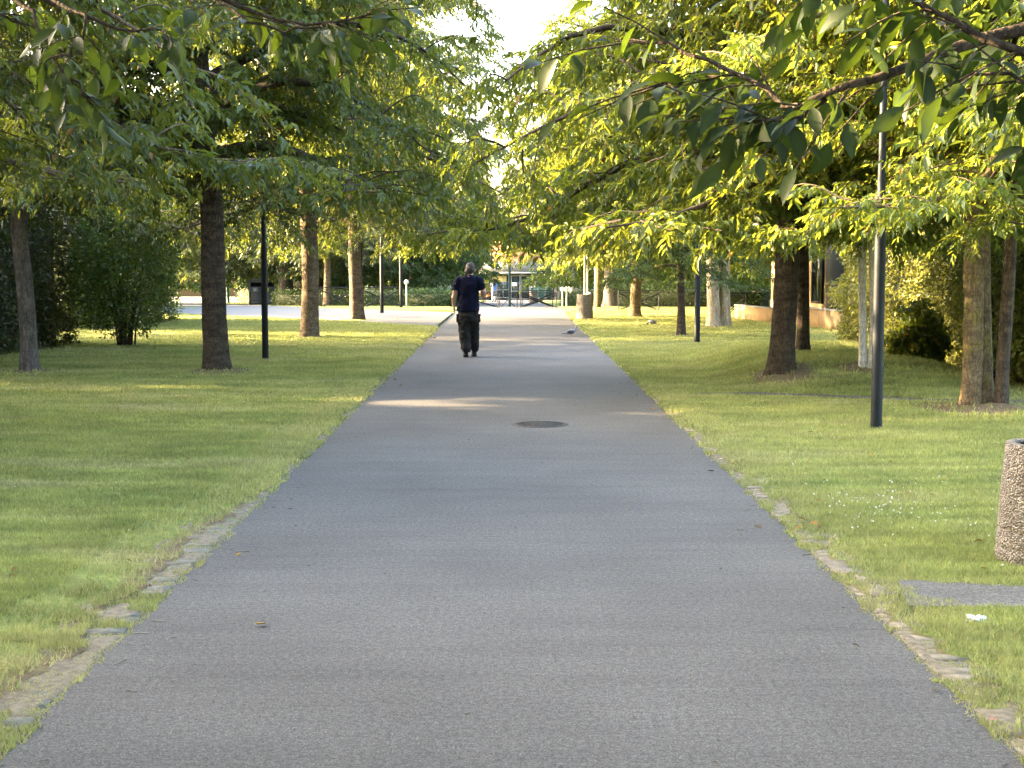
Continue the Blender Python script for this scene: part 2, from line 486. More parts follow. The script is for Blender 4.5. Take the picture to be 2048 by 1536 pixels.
ysp = np.concatenate([np.arange(-6, 47, 1.0), np.arange(47, 56, .25), np.arange(56, 134, 3.)])
def strip(name, mat, xl, xr, ys_, off, label, nx=8):
    ys_ = np.asarray(ys_, float)
    v = []; 
    for y in ys_:
        a = xl(y) if callable(xl) else xl; b = xr(y) if callable(xr) else xr
        x = np.linspace(a, b, nx)
        v.append(np.stack([x, np.full(nx, y), tz(x, y) + off], 1))
    v = np.concatenate(v); ny = len(ys_)
    i = np.arange(nx - 1)[None, :] + np.arange(ny - 1)[:, None] * nx
    f = np.stack([i, i + 1, i + nx + 1, i + nx], -1).reshape(-1, 4)
    o = MB().add(v, f).build(name, mat, smooth=True)
    return tag(o, label, "path", kind="structure")
ya = np.concatenate([np.arange(-6, 4, 1.0), np.arange(4, 30, .04), np.arange(30, 51, .3)])
def asp_l(y): return -(1.755 + (fbm1(y * 3, 31) - .5) * .07 + (fbm1(y * 17, 33) - .5) * .035)
def asp_r(y): return 1.755 + (fbm1(y * 3, 41) - .5) * .07 + (fbm1(y * 17, 43) - .5) * .035
strip("path", M['asphalt'], asp_l, asp_r, ya, 0.0, "broad grey asphalt path running down the middle of the park")
strip("far_path", M['far_paving'], lambda y: -1.75 - .35 * max(0, (y - 56)) * .3, lambda y: 1.75 + .02 * (y - 51), np.concatenate([np.arange(51, 56, .25), np.arange(56, 135, 3.)]), 0.001, "grey paving beyond the barriers leading to the doors")

# lawns
holes = []     # (x, y, r) bare soil patches round trunks
litter = [(5.7, 23.3, 1.0), (6.1, 19.4, .55), (6.3, 16.6, .8), (6.4, 26, .8), (-8.6, 26.2, .7), (-9.0, 24.0, .8), (-9.2, 38, .7), (-8.3, 30.5, .6)]
def lawn(name, side, label):
    rows = np.concatenate([np.arange(-6, 4, 1.), np.arange(4, 20, .05), np.arange(20, 52, .2), np.arange(52, 140, 3.)])
    cols = np.concatenate([[0, 0.001], np.array([.03, .07, .12, .2, .3, .45, .65]), np.arange(.9, 9, .3), [10, 13, 18, 26, 40, 70]])
    nx = len(cols); ny = len(rows)
    e = edge_l(rows) if side < 0 else edge_r(rows)
    far = sst(50, 52, rows)
    e = e + side * far * .1
    X = e[:, None] + side * cols[None, :]
    Y = np.repeat(rows[:, None], nx, 1)
    lift = (.005 + .018 * sst(.0, .5, np.abs(X - e[:, None]))) + .006 * (vnoise(rows * 4, 3)[:, None] - .5)
    Z = tz(X, Y) + lift * (1 + 0 * X)
    Z[:, 0] = tz(X[:, 0], rows) - .012
    soil = np.zeros_like(X)
    nearw = (1 - sst(8, 16, rows))[:, None] if side < 0 else (1 - sst(13, 19, rows))[:, None] * .75
    soil += (1 - sst(0.0, .45 if side < 0 else .16, np.abs(X - e[:, None]))) * (.42 + .45 * nearw)
    for (hx, hy, hr) in holes:
        d = np.hypot((X - hx) , (Y - hy) * .8)
        soil = np.maximum(soil, .95 * (1 - sst(hr * .5, hr * 1.6, d)))
        Z += .06 * np.exp(-(d / hr) ** 2)
    for (hx, hy, hr) in litter:
        soil = np.maximum(soil, .9 * (1 - sst(hr * .4, hr * 1.5, np.hypot(X - hx, (Y - hy) * .7))))
    # worn cut edges beside the cross paths on the right
    if side > 0:
        for (y0, w) in ((17.0, .5),):
            soil = np.maximum(soil, .7 * (1 - sst(.15, .6, np.abs(Y - (y0 + .5 - .18 * (X - 3.))))) * sst(2.0, 2.6, X))
    i = np.arange(nx - 1)[None, :] + np.arange(ny - 1)[:, None] * nx
    f = np.stack([i, i + 1, i + nx + 1, i + nx] if side > 0 else [i + 1, i, i + nx, i + nx + 1], -1).reshape(-1, 4)
    b = MB(); b.add(np.stack([X.ravel(), Y.ravel(), Z.ravel()], 1), f, 0, soil.ravel())
    return tag(b.build(name, M['lawn'], smooth=True), label, "lawn", kind="structure")

# ------------------------------------------------------------------ tree construction
def leaves(b, pos, d, nrm, length, width, rnd, mat=0, detail=False, fold=.25, curl=.25):
    n = len(pos)
    d = d / (np.linalg.norm(d, axis=1)[:, None] + 1e-9)
    s = np.cross(d, nrm); s /= np.linalg.norm(s, axis=1)[:, None] + 1e-9
    u = np.cross(s, d)
    L = length[:, None]; Wd = width[:, None]
    if not detail:
        B = pos; Tt = pos + d * L - u * L * curl * .6
        c = pos + d * L * .42
        Rr = c + s * Wd * .5 + u * Wd * fold; Ll = c - s * Wd * .5 + u * Wd * fold
        v = np.stack([B, Rr, Tt, Ll], 1).reshape(-1, 3)
        k = np.arange(n)[:, None] * 4
        f = np.concatenate([k + np.array([0, 1, 2]), k + np.array([0, 2, 3])])
        b.add(v, f, mat, np.repeat(rnd, 4))
    else:
        ts = (0.0, .14, .36, .60, .82, 1.0); ws = (0, .52, .95, 1.0, .52, 0)
        V = []
        for t, w in zip(ts, ws):
            c = pos + d * L * t - u * L * curl * t * t
            if w == 0: V.append(c)
            else:
                V.append(c + s * Wd * .5 * w + u * Wd * fold * w); V.append(c); V.append(c - s * Wd * .5 * w + u * Wd * fold * w)
        v = np.stack(V, 1).reshape(-1, 3)     # 14 verts
        k = np.arange(n)[:, None] * 14
        tri = [(0, 1, 2), (0, 2, 3), (10, 13, 11), (11, 13, 12)]
        quad = []
        for r in range(3):
            a = 1 + r * 3
            quad += [(a, a + 3, a + 4, a + 1), (a + 1, a + 4, a + 5, a + 2)]
        ft = np.concatenate([k + np.array(t) for t in tri]); fq = np.concatenate([k + np.array(q) for q in quad])
        mr = np.tile(np.array([.35, 0, .35, 0, 0, .35, 0, 0, .35, 0, 0, .35, 0, .1]), n)
        b.add(v, ft, mat, np.clip(np.repeat(rnd * .6, 14) + mr, 0, 1))
        b.f.append(fq + (b.n - len(v))); b.m.append(np.full(len(fq), mat, int))

def crown_mesh(name, seed, Rad, H, limbs, sec_step, twig_step, per, ll, lw, r0=.15, droop=.6, low=-.2, detail=False, profile='round', twl=.34, tubes=True):
    """limbs + twigs + leaves; z = 0 is the fork of the trunk. returns mesh with materials [leaf, bark]"""
    rs = np.random.RandomState(seed)
    b = MB()
    sp_p, sp_d, sp_l = [], [], []
    # leader
    lead = [np.array((0, 0, -.3)), np.array((0, 0, 0.))]
    for i in range(1, 7):
        lead.append(lead[-1] + np.array((rs.uniform(-.12, .12), rs.uniform(-.12, .12), H * .8 / 6)))
    lead = np.array(lead)
    lr = np.linspace(1, .12, len(lead)) ** 1.1 * r0; lr[0] = r0 * 1.0
    b.tube(lead, lr, 8, 1)
    az0 = rs.uniform(0, 6.28)
    for i in range(limbs):
        q = (i + rs.uniform(0, .6)) / limbs
        h = H * .74 * q ** 1.15
        hh = h / H
        az = az0 + i * 2.39996 + rs.uniform(-.25, .25)
        if profile == 'round': pr = math.sqrt(max(.05, 1 - (max(0, hh - .22) / .8) ** 2))
        else: pr = .75 + .25 * math.sin(hh * 3)
        L = Rad * pr * rs.uniform(.8, 1.08)
        base = np.array([np.interp(h, lead[:, 2], lead[:, 0]), np.interp(h, lead[:, 2], lead[:, 1]), h])
        up = (low + (1.25) * hh + rs.uniform(-.06, .12))
        n = 9
        pts = []
        wob = rs.uniform(-.35, .35)
        for k in range(n):
            s = k / (n - 1)
            a = az + wob * s * s + .12 * math.sin(s * 5 + i)
            r = L * s
            z = L * ((.55 + up) * s - (.55 + .25 * rs.rand() * 0 + .1) * s * s) + .05 * math.sin(s * 9 + i * 2)
            pts.append(base + np.array((math.cos(a) * r, math.sin(a) * r, z)))
        pts = np.array(pts)
        zc = -.20; m_ = pts[:, 2] < zc; pts[m_, 2] = zc - .3 * (1 - np.exp((pts[m_, 2] - zc) / .3))
        rr = r0 * .5 * (1 - .45 * hh)
        b.tube(pts, rr * (1 - np.linspace(0, .95, n)) + .004, 6, 1, cap=False)
        s = .12
        k = 0
        while s < 1.0:
            f = s * (n - 1); i0 = min(int(f), n - 2); p = pts[i0] + (pts[i0 + 1] - pts[i0]) * (f - i0)
            td = pts[i0 + 1] - pts[i0]; td /= np.linalg.norm(td)
            sg = 1 if k % 2 else -1
            ang = math.atan2(td[1], td[0]) + sg * rs.uniform(.55, 1.25)
            l2 = (1.75 * (1 - .5 * s)) * Rad / 4 * rs.uniform(.6, 1.15)
            m = 6
            q2 = []
            e0 = rs.uniform(-.45, .95)
            for j in range(m):
                t = j / (m - 1)
                q2.append(p + np.array((math.cos(ang + .25 * t * sg) * l2 * t, math.sin(ang + .25 * t * sg) * l2 * t, l2 * (e0 * t - (.35 + .25 * droop) * t * t))))
            q2 = np.array(q2)
            if p[2] > -.5: q2[:, 2] = np.maximum(q2[:, 2], -.42 - .1 * np.linspace(0, 1, m))
            if tubes: b.tube(q2, np.linspace(.012, .004, m) * (1.3 if Rad > 3 else 1), 3, 1, cap=False)
            nt = max(2, int(l2 / twig_step))
            for j in range(nt):
                t = (j + .7 + rs.uniform(-.3, .3)) / nt; t = min(max(t, 0), 1)
                f = t * (m - 1); i1 = min(int(f), m - 2)
                pp = q2[i1] + (q2[i1 + 1] - q2[i1]) * (f - i1)
                a2 = ang + (1 if j % 2 else -1) * rs.uniform(.3, 1.3)
                sp_p.append(pp); sp_d.append((math.cos(a2), math.sin(a2), rs.uniform(-.8, .55) - .2 * droop)); sp_l.append(twl * rs.uniform(.5, 1.25))
            s += sec_step / L * rs.uniform(.8, 1.2); k += 1
        # tip spray
        sp_p.append(pts[-1]); sp_d.append(tuple(pts[-1] - pts[-2])); sp_l.append(twl)
    sp_p = np.array(sp_p); sp_d = np.array(sp_d, float); sp_l = np.array(sp_l)
    kk = sp_p[:, 2] > -.58 - .3 * rs.rand(len(sp_p)) ** 3; sp_p, sp_d, sp_l = sp_p[kk], sp_d[kk], sp_l[kk]
    sp_d /= np.linalg.norm(sp_d, axis=1)[:, None]
    N = len(sp_p)
    idx = np.repeat(np.arange(N), per)
    t = np.tile((np.arange(per) + .5) / per, N)
    pos = sp_p[idx] + sp_d[idx] * (sp_l[idx] * t)[:, None]
    pos[:, 2] -= .12 * droop * t * t * 1.0
    side = np.cross(sp_d, (0, 0, 1.)); side /= np.linalg.norm(side, axis=1)[:, None] + 1e-6
    sg = np.where(np.tile(np.arange(per), N) % 2 == 0, 1., -1.)
    n = len(idx)
    d = sp_d[idx] * rs.uniform(.2, .9, (n, 1)) + side[idx] * sg[:, None] * rs.uniform(.3, 1., (n, 1)) + rs.normal(0, .28, (n, 3))
    d[:, 2] -= droop * rs.uniform(.4, 1.5, n)
    nrm = np.zeros((n, 3)); nrm[:, 2] = 1; nrm += rs.normal(0, .45, (n, 3))
    ln = ll * rs.uniform(.65, 1.2, n); wd = lw * rs.uniform(.75, 1.2, n) * ln / ll
    clump = rs.rand(N)[idx]
    rnd = np.clip(.45 * clump + .55 * rs.rand(n), 0, .97)
    rnd = np.where(rs.rand(n) < .006, 1., rnd)
    leaves(b, pos, d, nrm, ln, wd, rnd, 0, detail)
    me = b.mesh(name, [M['leaf'], M['bark']], False)
    print('CROWN', seed, n, 'leaves')
    # smooth limbs only
    return me

CR = {}
CR['A'] = crown_mesh("crown", 11, 4.2, 5.6, 28, .19, .076, 10, .125, .047, .17, low=-.22)
CR['B'] = crown_mesh("crown", 23, 4.2, 5.4, 28, .19, .076, 10, .125, .047, .17, low=-.24)
CR['D'] = crown_mesh("crown", 47, 3.4, 5.8, 30, .17, .06, 12, .082, .040, .13, droop=.3, low=-.2)
CR['E'] = crown_mesh("crown", 59, 3.0, 4.4, 24, .19, .08, 10, .11, .048, .10, low=-.30)
CR['F'] = crown_mesh("crown", 71, 4.2, 6.0, 26, .30, .13, 8, .21, .09, .17, low=-.4)
CR['G'] = crown_mesh("crown", 83, 4.2, 6.6, 26, .30, .13, 8, .21, .09, .17, low=-.3, profile='tall')

def trunk_mesh(seed, h, rb, rt, lean=(0, 0), sides=18, flare=1.35, wob=.02, start=(0, 0)):
    rs = np.random.RandomState(seed)
    n = max(10, int(h / .09))
    b = MB(); a = np.arange(sides) * 2 * math.pi / sides
    V = []
    ph = rs.uniform(0, 6, 6)
    for i in range(n + 1):
        t = i / n; z = -.12 + (h + .12 + .25) * t
        r = rb + (rt - rb) * t ** .8
        r *= 1 + (flare - 1) * math.exp(-max(z, 0) / (.10 + rb * .5))
        cx = start[0] * (1 - t) + lean[0] * t + wob * math.sin(z * 1.7 + ph[0]); cy = start[1] * (1 - t) + lean[1] * t + wob * math.cos(z * 1.3 + ph[1])
        rr = r * (1 + .045 * np.sin(a * 3 + ph[2] + z * .8) + .03 * np.sin(a * 5 + ph[3] - z) + .025 * rs.uniform(-1, 1, sides)
                  + (.10 * math.exp(-max(z, 0) / .25)) * np.sin(a * 4 + ph[4]))
        V.append(np.stack([cx + rr * np.cos(a), cy + rr * np.sin(a), np.full(sides, z)], 1))
    v = np.concatenate(V); j = np.arange(sides); j2 = (j + 1) % sides
    f = np.concatenate([np.stack([i*sides+j, i*sides+j2, (i+1)*sides+j2, (i+1)*sides+j], 1) for i in range(n)])
    return b.add(v, f)

TREES = []
def tree(label, pos, diam, fork, crown, sc, rz, barkm='bark', leafm='leaf', name='cherry_tree', cat='tree', group=None, lean=(0, 0), zs=1.0, flare=1.35, hole=.35, extra=None):
    x, y, z = pos
    t = thing(name, label, cat, (x, y, z), 0, group)
    rt = .17 * sc * (.13 / .17 if crown == 'D' else .10 / .17 if crown == 'E' else 1) * .95
    rt = min(rt, diam * .46)
    b = trunk_mesh(len(TREES) + 3, fork, diam / 2, rt, lean, flare=flare)
    if extra is not None:
        extra(b)
    b.build("trunk", M[barkm], t, smooth=True)
    c = put("crown", CR[crown], t, (lean[0], lean[1], fork), rz, (sc, sc, sc * zs))
    for i, mm in ((0, leafm), (1, barkm)):
        c.material_slots[i].link = 'OBJECT'; c.material_slots[i].material = M[mm]
    if hole: holes.append((x, y, hole))
    TREES.append(t)
    return t

GL = "cherry trees in the row left of the path"
GR = "cherry trees in the row right of the path"
def dpx(w, pos): return w / FPX * pos[1]

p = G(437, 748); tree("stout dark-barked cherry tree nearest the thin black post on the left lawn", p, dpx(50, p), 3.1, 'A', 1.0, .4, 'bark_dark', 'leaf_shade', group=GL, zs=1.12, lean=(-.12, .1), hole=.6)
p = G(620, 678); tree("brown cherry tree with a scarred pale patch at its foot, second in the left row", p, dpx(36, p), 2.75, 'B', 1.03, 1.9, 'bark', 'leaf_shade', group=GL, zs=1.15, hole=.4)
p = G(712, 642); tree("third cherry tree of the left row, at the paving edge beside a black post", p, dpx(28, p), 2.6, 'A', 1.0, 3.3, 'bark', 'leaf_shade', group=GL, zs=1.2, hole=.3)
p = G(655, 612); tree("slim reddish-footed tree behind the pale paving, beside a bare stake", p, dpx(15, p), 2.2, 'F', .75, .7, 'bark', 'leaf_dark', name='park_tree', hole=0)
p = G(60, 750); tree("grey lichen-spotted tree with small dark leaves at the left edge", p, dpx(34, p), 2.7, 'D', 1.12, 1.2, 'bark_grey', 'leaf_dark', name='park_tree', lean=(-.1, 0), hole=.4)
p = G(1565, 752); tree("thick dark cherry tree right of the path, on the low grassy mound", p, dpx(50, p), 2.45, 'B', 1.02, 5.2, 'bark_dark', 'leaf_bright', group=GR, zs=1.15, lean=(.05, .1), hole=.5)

def twin(b, seed=5, off=(.20, .05), h=2.6, r=.13):
    c = trunk_mesh(seed, h, r, r * .8, (off[0] * .6, off[1]), start=off, flare=1.3)
    b.add(np.concatenate(c.v), np.concatenate(c.f))
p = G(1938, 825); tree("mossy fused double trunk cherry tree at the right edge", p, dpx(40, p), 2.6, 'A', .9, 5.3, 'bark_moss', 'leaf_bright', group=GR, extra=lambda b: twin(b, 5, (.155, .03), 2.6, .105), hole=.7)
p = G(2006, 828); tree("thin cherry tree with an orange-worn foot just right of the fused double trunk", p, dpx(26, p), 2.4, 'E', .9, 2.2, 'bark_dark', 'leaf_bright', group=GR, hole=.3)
p = G(1603, 706); tree("slim tree half hidden behind the thick cherry on the mound", p, dpx(24, p), 2.4, 'F', .8, 3.1, 'bark_dark', 'leaf', name='park_tree', hole=0)
p = G(1360, 675); tree("small low-branched tree just left of the middle black post on the right lawn", p, dpx(19, p), 1.5, 'E', .66, .3, 'bark_dark', 'leaf_mid', name='park_tree', hole=.3)
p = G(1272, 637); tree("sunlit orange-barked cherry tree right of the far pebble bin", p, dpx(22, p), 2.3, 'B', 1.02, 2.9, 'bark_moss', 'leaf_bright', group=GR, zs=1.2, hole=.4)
p = G(1222, 615); tree("broad grey-brown trunk tree behind the far pebble bin", p, dpx(30, p), 2.6, 'A', 1.0, .9, 'bark_grey', 'leaf', name='park_tree', hole=.4)
p = G(1196, 616); tree("slender tree tight against the left of the broad grey-brown trunk", p, dpx(11, p), 2.4, 'F', .7, 1.9, 'bark_moss', 'leaf', name='park_tree', hole=0)
p = G(1425, 657); tree("pale cream twin-trunk tree right of the middle black post", p, dpx(26, p), 2.3, 'F', .85, 1.3, 'bark_pale', 'leaf_sunlit', name='park_tree', extra=lambda b: twin(b, 8, (.35, 0), 2.3, .13), hole=.4)
p = G(1722, 741); tree("white-barked birch with two stems behind the nearest black post", p, dpx(16, p), 2.3, 'E', .8, .3, 'bark_birch', 'leaf', name='birch_tree', extra=lambda b: twin(b, 9, (.13, -.05), 2.6, .055), hole=.3)
p = G(868, 604); tree("grey tree with a bare forked trunk rising behind the low clipped hedges", p, dpx(18, p), 2.9, 'F', .9, 2.1, 'bark_grey', 'leaf', name='park_tree', hole=0)
p = G(826, 607); tree("brown tree beside the globe light at the end of the low hedge", p, dpx(18, p), 2.1, 'G', .8, 4.1, 'bark', 'leaf_mid', name='park_tree', hole=0)

# off-frame row trees; the three near the viewer are added to darken the path
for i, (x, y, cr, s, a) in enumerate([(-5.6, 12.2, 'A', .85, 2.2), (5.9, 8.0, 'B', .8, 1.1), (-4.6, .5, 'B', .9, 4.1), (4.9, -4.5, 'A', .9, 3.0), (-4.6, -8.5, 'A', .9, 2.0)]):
    tree(["cherry tree just outside the left edge of the view", "cherry tree just outside the right edge of the view", "unseen cherry tree added beside the viewer on the left to darken the path", "unseen cherry tree added behind the viewer on the right to darken the path", "unseen cherry tree added behind the viewer on the left to darken the path"][i],
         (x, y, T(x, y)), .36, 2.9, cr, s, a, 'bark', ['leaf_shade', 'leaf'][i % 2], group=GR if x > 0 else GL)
occ = [(-12.5, 1), (-12.2, 8.5), (-12.6, 15), (-11.8, 22), (-13.5, 27.5), (-16.5, 37.0), (-17.5, 31), (-18, 20), (-17.5, 10), (-13, -6)]  # tree belt added to keep the low sun off the foreground
for i, (x, y) in enumerate(occ):
    tree("dense dark tree added left of the lawn to block the sun" if i not in (4, 5, 6) else
         {4: "dark tree added behind the tall left hedge to block the sun, nearest one", 5: "dark tree added behind the far end of the tall left hedge to block the sun", 6: "dark tree added deep behind the tall left hedge to block the sun"}[i],
         (x, y, 0), .35, 1.2, 'G' if i % 2 else 'F', (.82 if i in (4, 5, 6) else .85) + .05 * (i % 3), i * 1.3, 'bark_dark', 'leaf_dark', name='park_tree', group="added shade trees left of the lawn", hole=0)
# far alley trees
far = [(-4.6, 63, 'F', .9, 'leaf_mid', 1.5), (-4.9, 72, 'G', 1.0, 'leaf_mid', 1.6), (-5.2, 82, 'F', 1.05, 'leaf', 2.1), (-5.9, 93, 'G', 1.15, 'leaf_mid', 2.2), (-6.8, 106, 'F', 1.3, 'leaf', 2.4),
       (4.9, 59, 'F', .95, 'leaf', 1.4), (5.2, 69, 'G', .95, 'leaf', 1.5), (5.6, 80, 'F', 1.0, 'leaf_mid', 2.1), (7.2, 92, 'G', 1.15, 'leaf', 2.3), (7.8, 107, 'F', 1.3, 'leaf_sunlit', 2.6)]
ordn = ["nearest", "second", "third", "fourth", "farthest"]
for i, (x, y, cr, s, lm, fk) in enumerate(far):
    sd_ = "left" if x < 0 else "right"
    tree("%s park tree beyond the barriers on the %s of the far paving" % (ordn[i % 5], sd_), (x, y, T(x, y)), .42, fk, cr, s, i * 1.7, 'bark_grey' if i % 2 else 'bark', lm, name='park_tree', group="trees beyond the barriers", hole=0)
back = [(-9.5, 60, 'leaf_dark'), (-10.5, 68, 'leaf_mid'), (-15.5, 63, 'leaf_sunlit'), (-9.5, 78, 'leaf_mid'), (-20, 66, 'leaf_sunlit'), (-14, 82, 'leaf_mid'), (-27, 72, 'leaf_sunlit'), (-22, 80, 'leaf_mid'), (-13, 96, 'leaf'),
        (9.5, 50, 'leaf'), (9.2, 62, 'leaf'), (10.5, 74, 'leaf'), (15, 56, 'leaf_sunlit'), (16, 68, 'leaf_sunlit'), (14.5, 84, 'leaf'), (22, 60, 'leaf'), (24, 76, 'leaf_sunlit'), (13, 42, 'leaf_sunlit'), (18.5, 46, 'leaf'), (30, 62, 'leaf'), (12, 98, 'leaf'), (21, 96, 'leaf')]
for i, (x, y, lm) in enumerate(back):
    s = .95 + .12 * (i % 4) + (.25 if y > 75 else 0)
    tree("tall leafy background tree %s" % ("behind the plaza on the left" if x < 0 else "behind the right lawn"), (x, y, T(x, y)), .4, 1.9, 'G' if i % 2 else 'F', s, i * 2.3, 'bark_grey' if i % 3 else 'bark', lm, name='park_tree', group="background trees on the left" if x < 0 else "background trees on the right", hole=0)

# ------------------------------------------------------------------ near overhanging branches (two trees whose trunks stand beside the viewer)
def overhang(label, base, diam, h, seed, limbs, crown, leafm, rz):
    t = thing('cherry_tree', label, 'tree', base)
    bx, by, bz = base
    trunk_mesh(seed, h, diam / 2, diam * .4).build("trunk", M['bark_dark'], t, smooth=True)
    rs = np.random.RandomState(seed)
    b = MB()
    P0, D0, L0 = [], [], []
    for pl, r, dens in limbs:
        pts = np.array([np.array(q) - np.array(base) for q in pl])
        # densify
        m = 14
        tt = np.linspace(0, len(pts) - 1, m); ii = np.minimum(tt.astype(int), len(pts) - 2)
        q = pts[ii] + (pts[ii + 1] - pts[ii]) * (tt - ii)[:, None]
        q[1:-1] += rs.normal(0, .008, (m - 2, 3))
        b.tube(q, np.linspace(r, .003, m), 8, 1, cap=False)
        for k in range(dens):
            s = 1 - (rs.rand() ** 1.3) * .9
            f = s * (m - 1); i1 = min(int(f), m - 2)
            pp = q[i1] + (q[i1 + 1] - q[i1]) * (f - i1)
            td = q[i1 + 1] - q[i1]; td /= np.linalg.norm(td)
            sd2 = np.cross(td, (0, 0, 1.)); sd2 /= np.linalg.norm(sd2)
            dd = td * rs.uniform(.2, 1) + sd2 * rs.choice((-1, 1)) * rs.uniform(.3, 1.) + np.array((0, 0, rs.uniform(-.5, .25)))
            dd /= np.linalg.norm(dd)
            l = rs.uniform(.10, .30)
            tp = np.array([pp, pp + dd * l * .5 + (0, 0, -.005), pp + dd * l + (0, 0, -.025)])
            b.tube(tp, (.0028, .0022, .0012), 4, 1, cap=False)
            nl = rs.randint(3, 7)
            for j in range(nl):
                u = (j + 1) / nl
                P0.append(tp[0] + (tp[2] - tp[0]) * u)
                sx = np.cross(dd, (0, 0, 1.)) * (1 if j % 2 else -1)
                e = dd * rs.uniform(.3, 1.) + sx * rs.uniform(.2, .9) + rs.normal(0, .2, 3); e[2] -= rs.uniform(.0, .95)
                D0.append(e); L0.append(rs.uniform(.045, .112))
    n = len(P0); P0 = np.array(P0); D0 = np.array(D0); L0 = np.array(L0)
    nm = rs.normal(0, .4, (n, 3)); nm[:, 2] += 1
    leaves(b, P0, D0, nm, L0, L0 * rs.uniform(.36, .46, n), rs.rand(n), 0, True, .16, .28)
    b.build("crown", [M[leafm], M['bark_dark']], t)
    c = put("crown", CR[crown], t, (-.4 if bx > 0 else .4, -.8, h + .75), rz, (1.15, 1.15, .9))  # unseen upper crown, enlarged to darken the near path
    for i, mm in ((0, leafm), (1, 'bark_dark')):
        c.material_slots[i].link = 'OBJECT'; c.material_slots[i].material = M[mm]
    return t
rb = (2.9, 3.4, 0)
st = (2.9, 3.4, 2.7)
overhang("near cherry tree whose large-leaved branches hang into the top right corner", rb, .34, 3.1, 301, [
    ((st, P(2150, 40, 3.35), P(1840, 120, 3.3), P(1650, 200, 3.3), P(1545, 245, 3.35)), .022, 24),
    ((P(1650, 198, 3.3), P(1560, 210, 3.4), P(1440, 130, 3.5), P(1300, 70, 3.6), P(1220, 90, 3.65)), .008, 11),
    ((P(1600, 212, 3.35), P(1500, 262, 3.45), P(1400, 215, 3.5), P(1330, 165, 3.55)), .007, 9),
    ((st, P(2200, 160, 3.0), P(1990, 95, 3.0), P(1850, 20, 3.05), P(1740, -10, 3.1)), .016, 20),
    ((st, P(2250, 250, 3.1), P(2080, 170, 3.1), P(1950, 150, 3.15)), .014, 12),
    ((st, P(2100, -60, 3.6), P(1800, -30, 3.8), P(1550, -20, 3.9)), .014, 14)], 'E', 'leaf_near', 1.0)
lb = (-3.1, 5.0, 0); st = (-3.1, 5.0, 2.75)
overhang("near cherry tree whose leafy twigs hang into the top left corner", lb, .34, 3.2, 302, [
    ((st, P(-120, -60, 5.2), P(60, -20, 5.2), P(230, 60, 5.2), P(330, 60, 5.2)), .016, 10),
    ((P(20, -25, 5.2), P(80, 60, 5.0), P(130, 150, 5.0), P(200, 215, 5.0)), .008, 9),
    ((P(60, -20, 5.2), P(180, 30, 4.9), P(150, 110, 4.9), P(60, 130, 4.9)), .007, 6),
    ((st, P(-100, -160, 4.8), P(250, -70, 4.8), P(470, 10, 4.7), P(560, 50, 4.7), P(770, 20, 4.7)), .016, 17),
    ((P(400, -40, 4.8), P(480, 40, 4.6), P(580, 60, 4.6), P(690, 40, 4.6)), .006, 8),
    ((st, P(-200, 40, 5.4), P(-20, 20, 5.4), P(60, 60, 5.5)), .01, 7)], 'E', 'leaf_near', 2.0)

lawn("lawn", -1, "mown lawn left of the path")
lawn("lawn", 1, "mown lawn right of the path with a low mound")

# ------------------------------------------------------------------ paving on the lawns
def poly_sheet(name, pts, mat, off, label, sub=1):
    # quad strip between two polylines (front, back)
    fr, bk = pts
    n = max(len(fr), len(bk)); k = 30
    def rs_(p):
        p = np.array(p, float)[:, :2]; t = np.linspace(0, len(p) - 1, k); i = np.minimum(t.astype(int), len(p) - 2)
        return p[i] + (p[i + 1] - p[i]) * (t - i)[:, None]
    a, c = rs_(fr), rs_(bk)
    rows = 10
    v = []
    for r in range(rows):
        q = a + (c - a) * r / (rows - 1)
        v.append(np.stack([q[:, 0], q[:, 1], tz(q[:, 0], q[:, 1]) + off], 1))
    v = np.concatenate(v)
    i = np.arange(k - 1)[None, :] + np.arange(rows - 1)[:, None] * k
    f = np.stack([i, i + 1, i + k + 1, i + k], -1).reshape(-1, 4)
    return tag(MB().add(v, f).build(name, mat, smooth=True), label, "paving", kind="structure")
FR = [G(-250, 617), G(355, 629.5), G(600, 640), G(872, 655)]
BK = [G(-250, 600), G(365, 601), G(600, 617), G(906, 627)]
poly_sheet("plaza", (FR, BK), M['plaza'], .034, "pale concrete paving crossing the left lawn")
sideN = [G(1815, 1226), G(2048, 1228), G(2600, 1240)]; sideF = [G(1795, 1172), G(2048, 1184), G(2600, 1210)]
poly_sheet("side_path", (sideN, sideF), M['asphalt2'], .036, "narrow asphalt side path leaving the main path at lower right")
c2a = [(2.2, 17.62), (3.2, 17.35), (5.3, 16.35), (9, 15.6)]; c2b = [(2.2, 17.72), (3.2, 17.75), (5.3, 16.85), (9, 16.1)]
poly_sheet("cross_path", (c2a, c2b), M['asphalt2'], .034, "thin dark footpath crossing the right lawn at the foot of the mound")
c3a = [G(1190, 687), G(1390, 690), G(1540, 695)]; c3b = [G(1190, 684), G(1390, 685.5), G(1540, 690)]
poly_sheet("cross_path", (c3a, c3b), M['plaza'], .034, "thin pale footpath crossing the right lawn behind the mound")

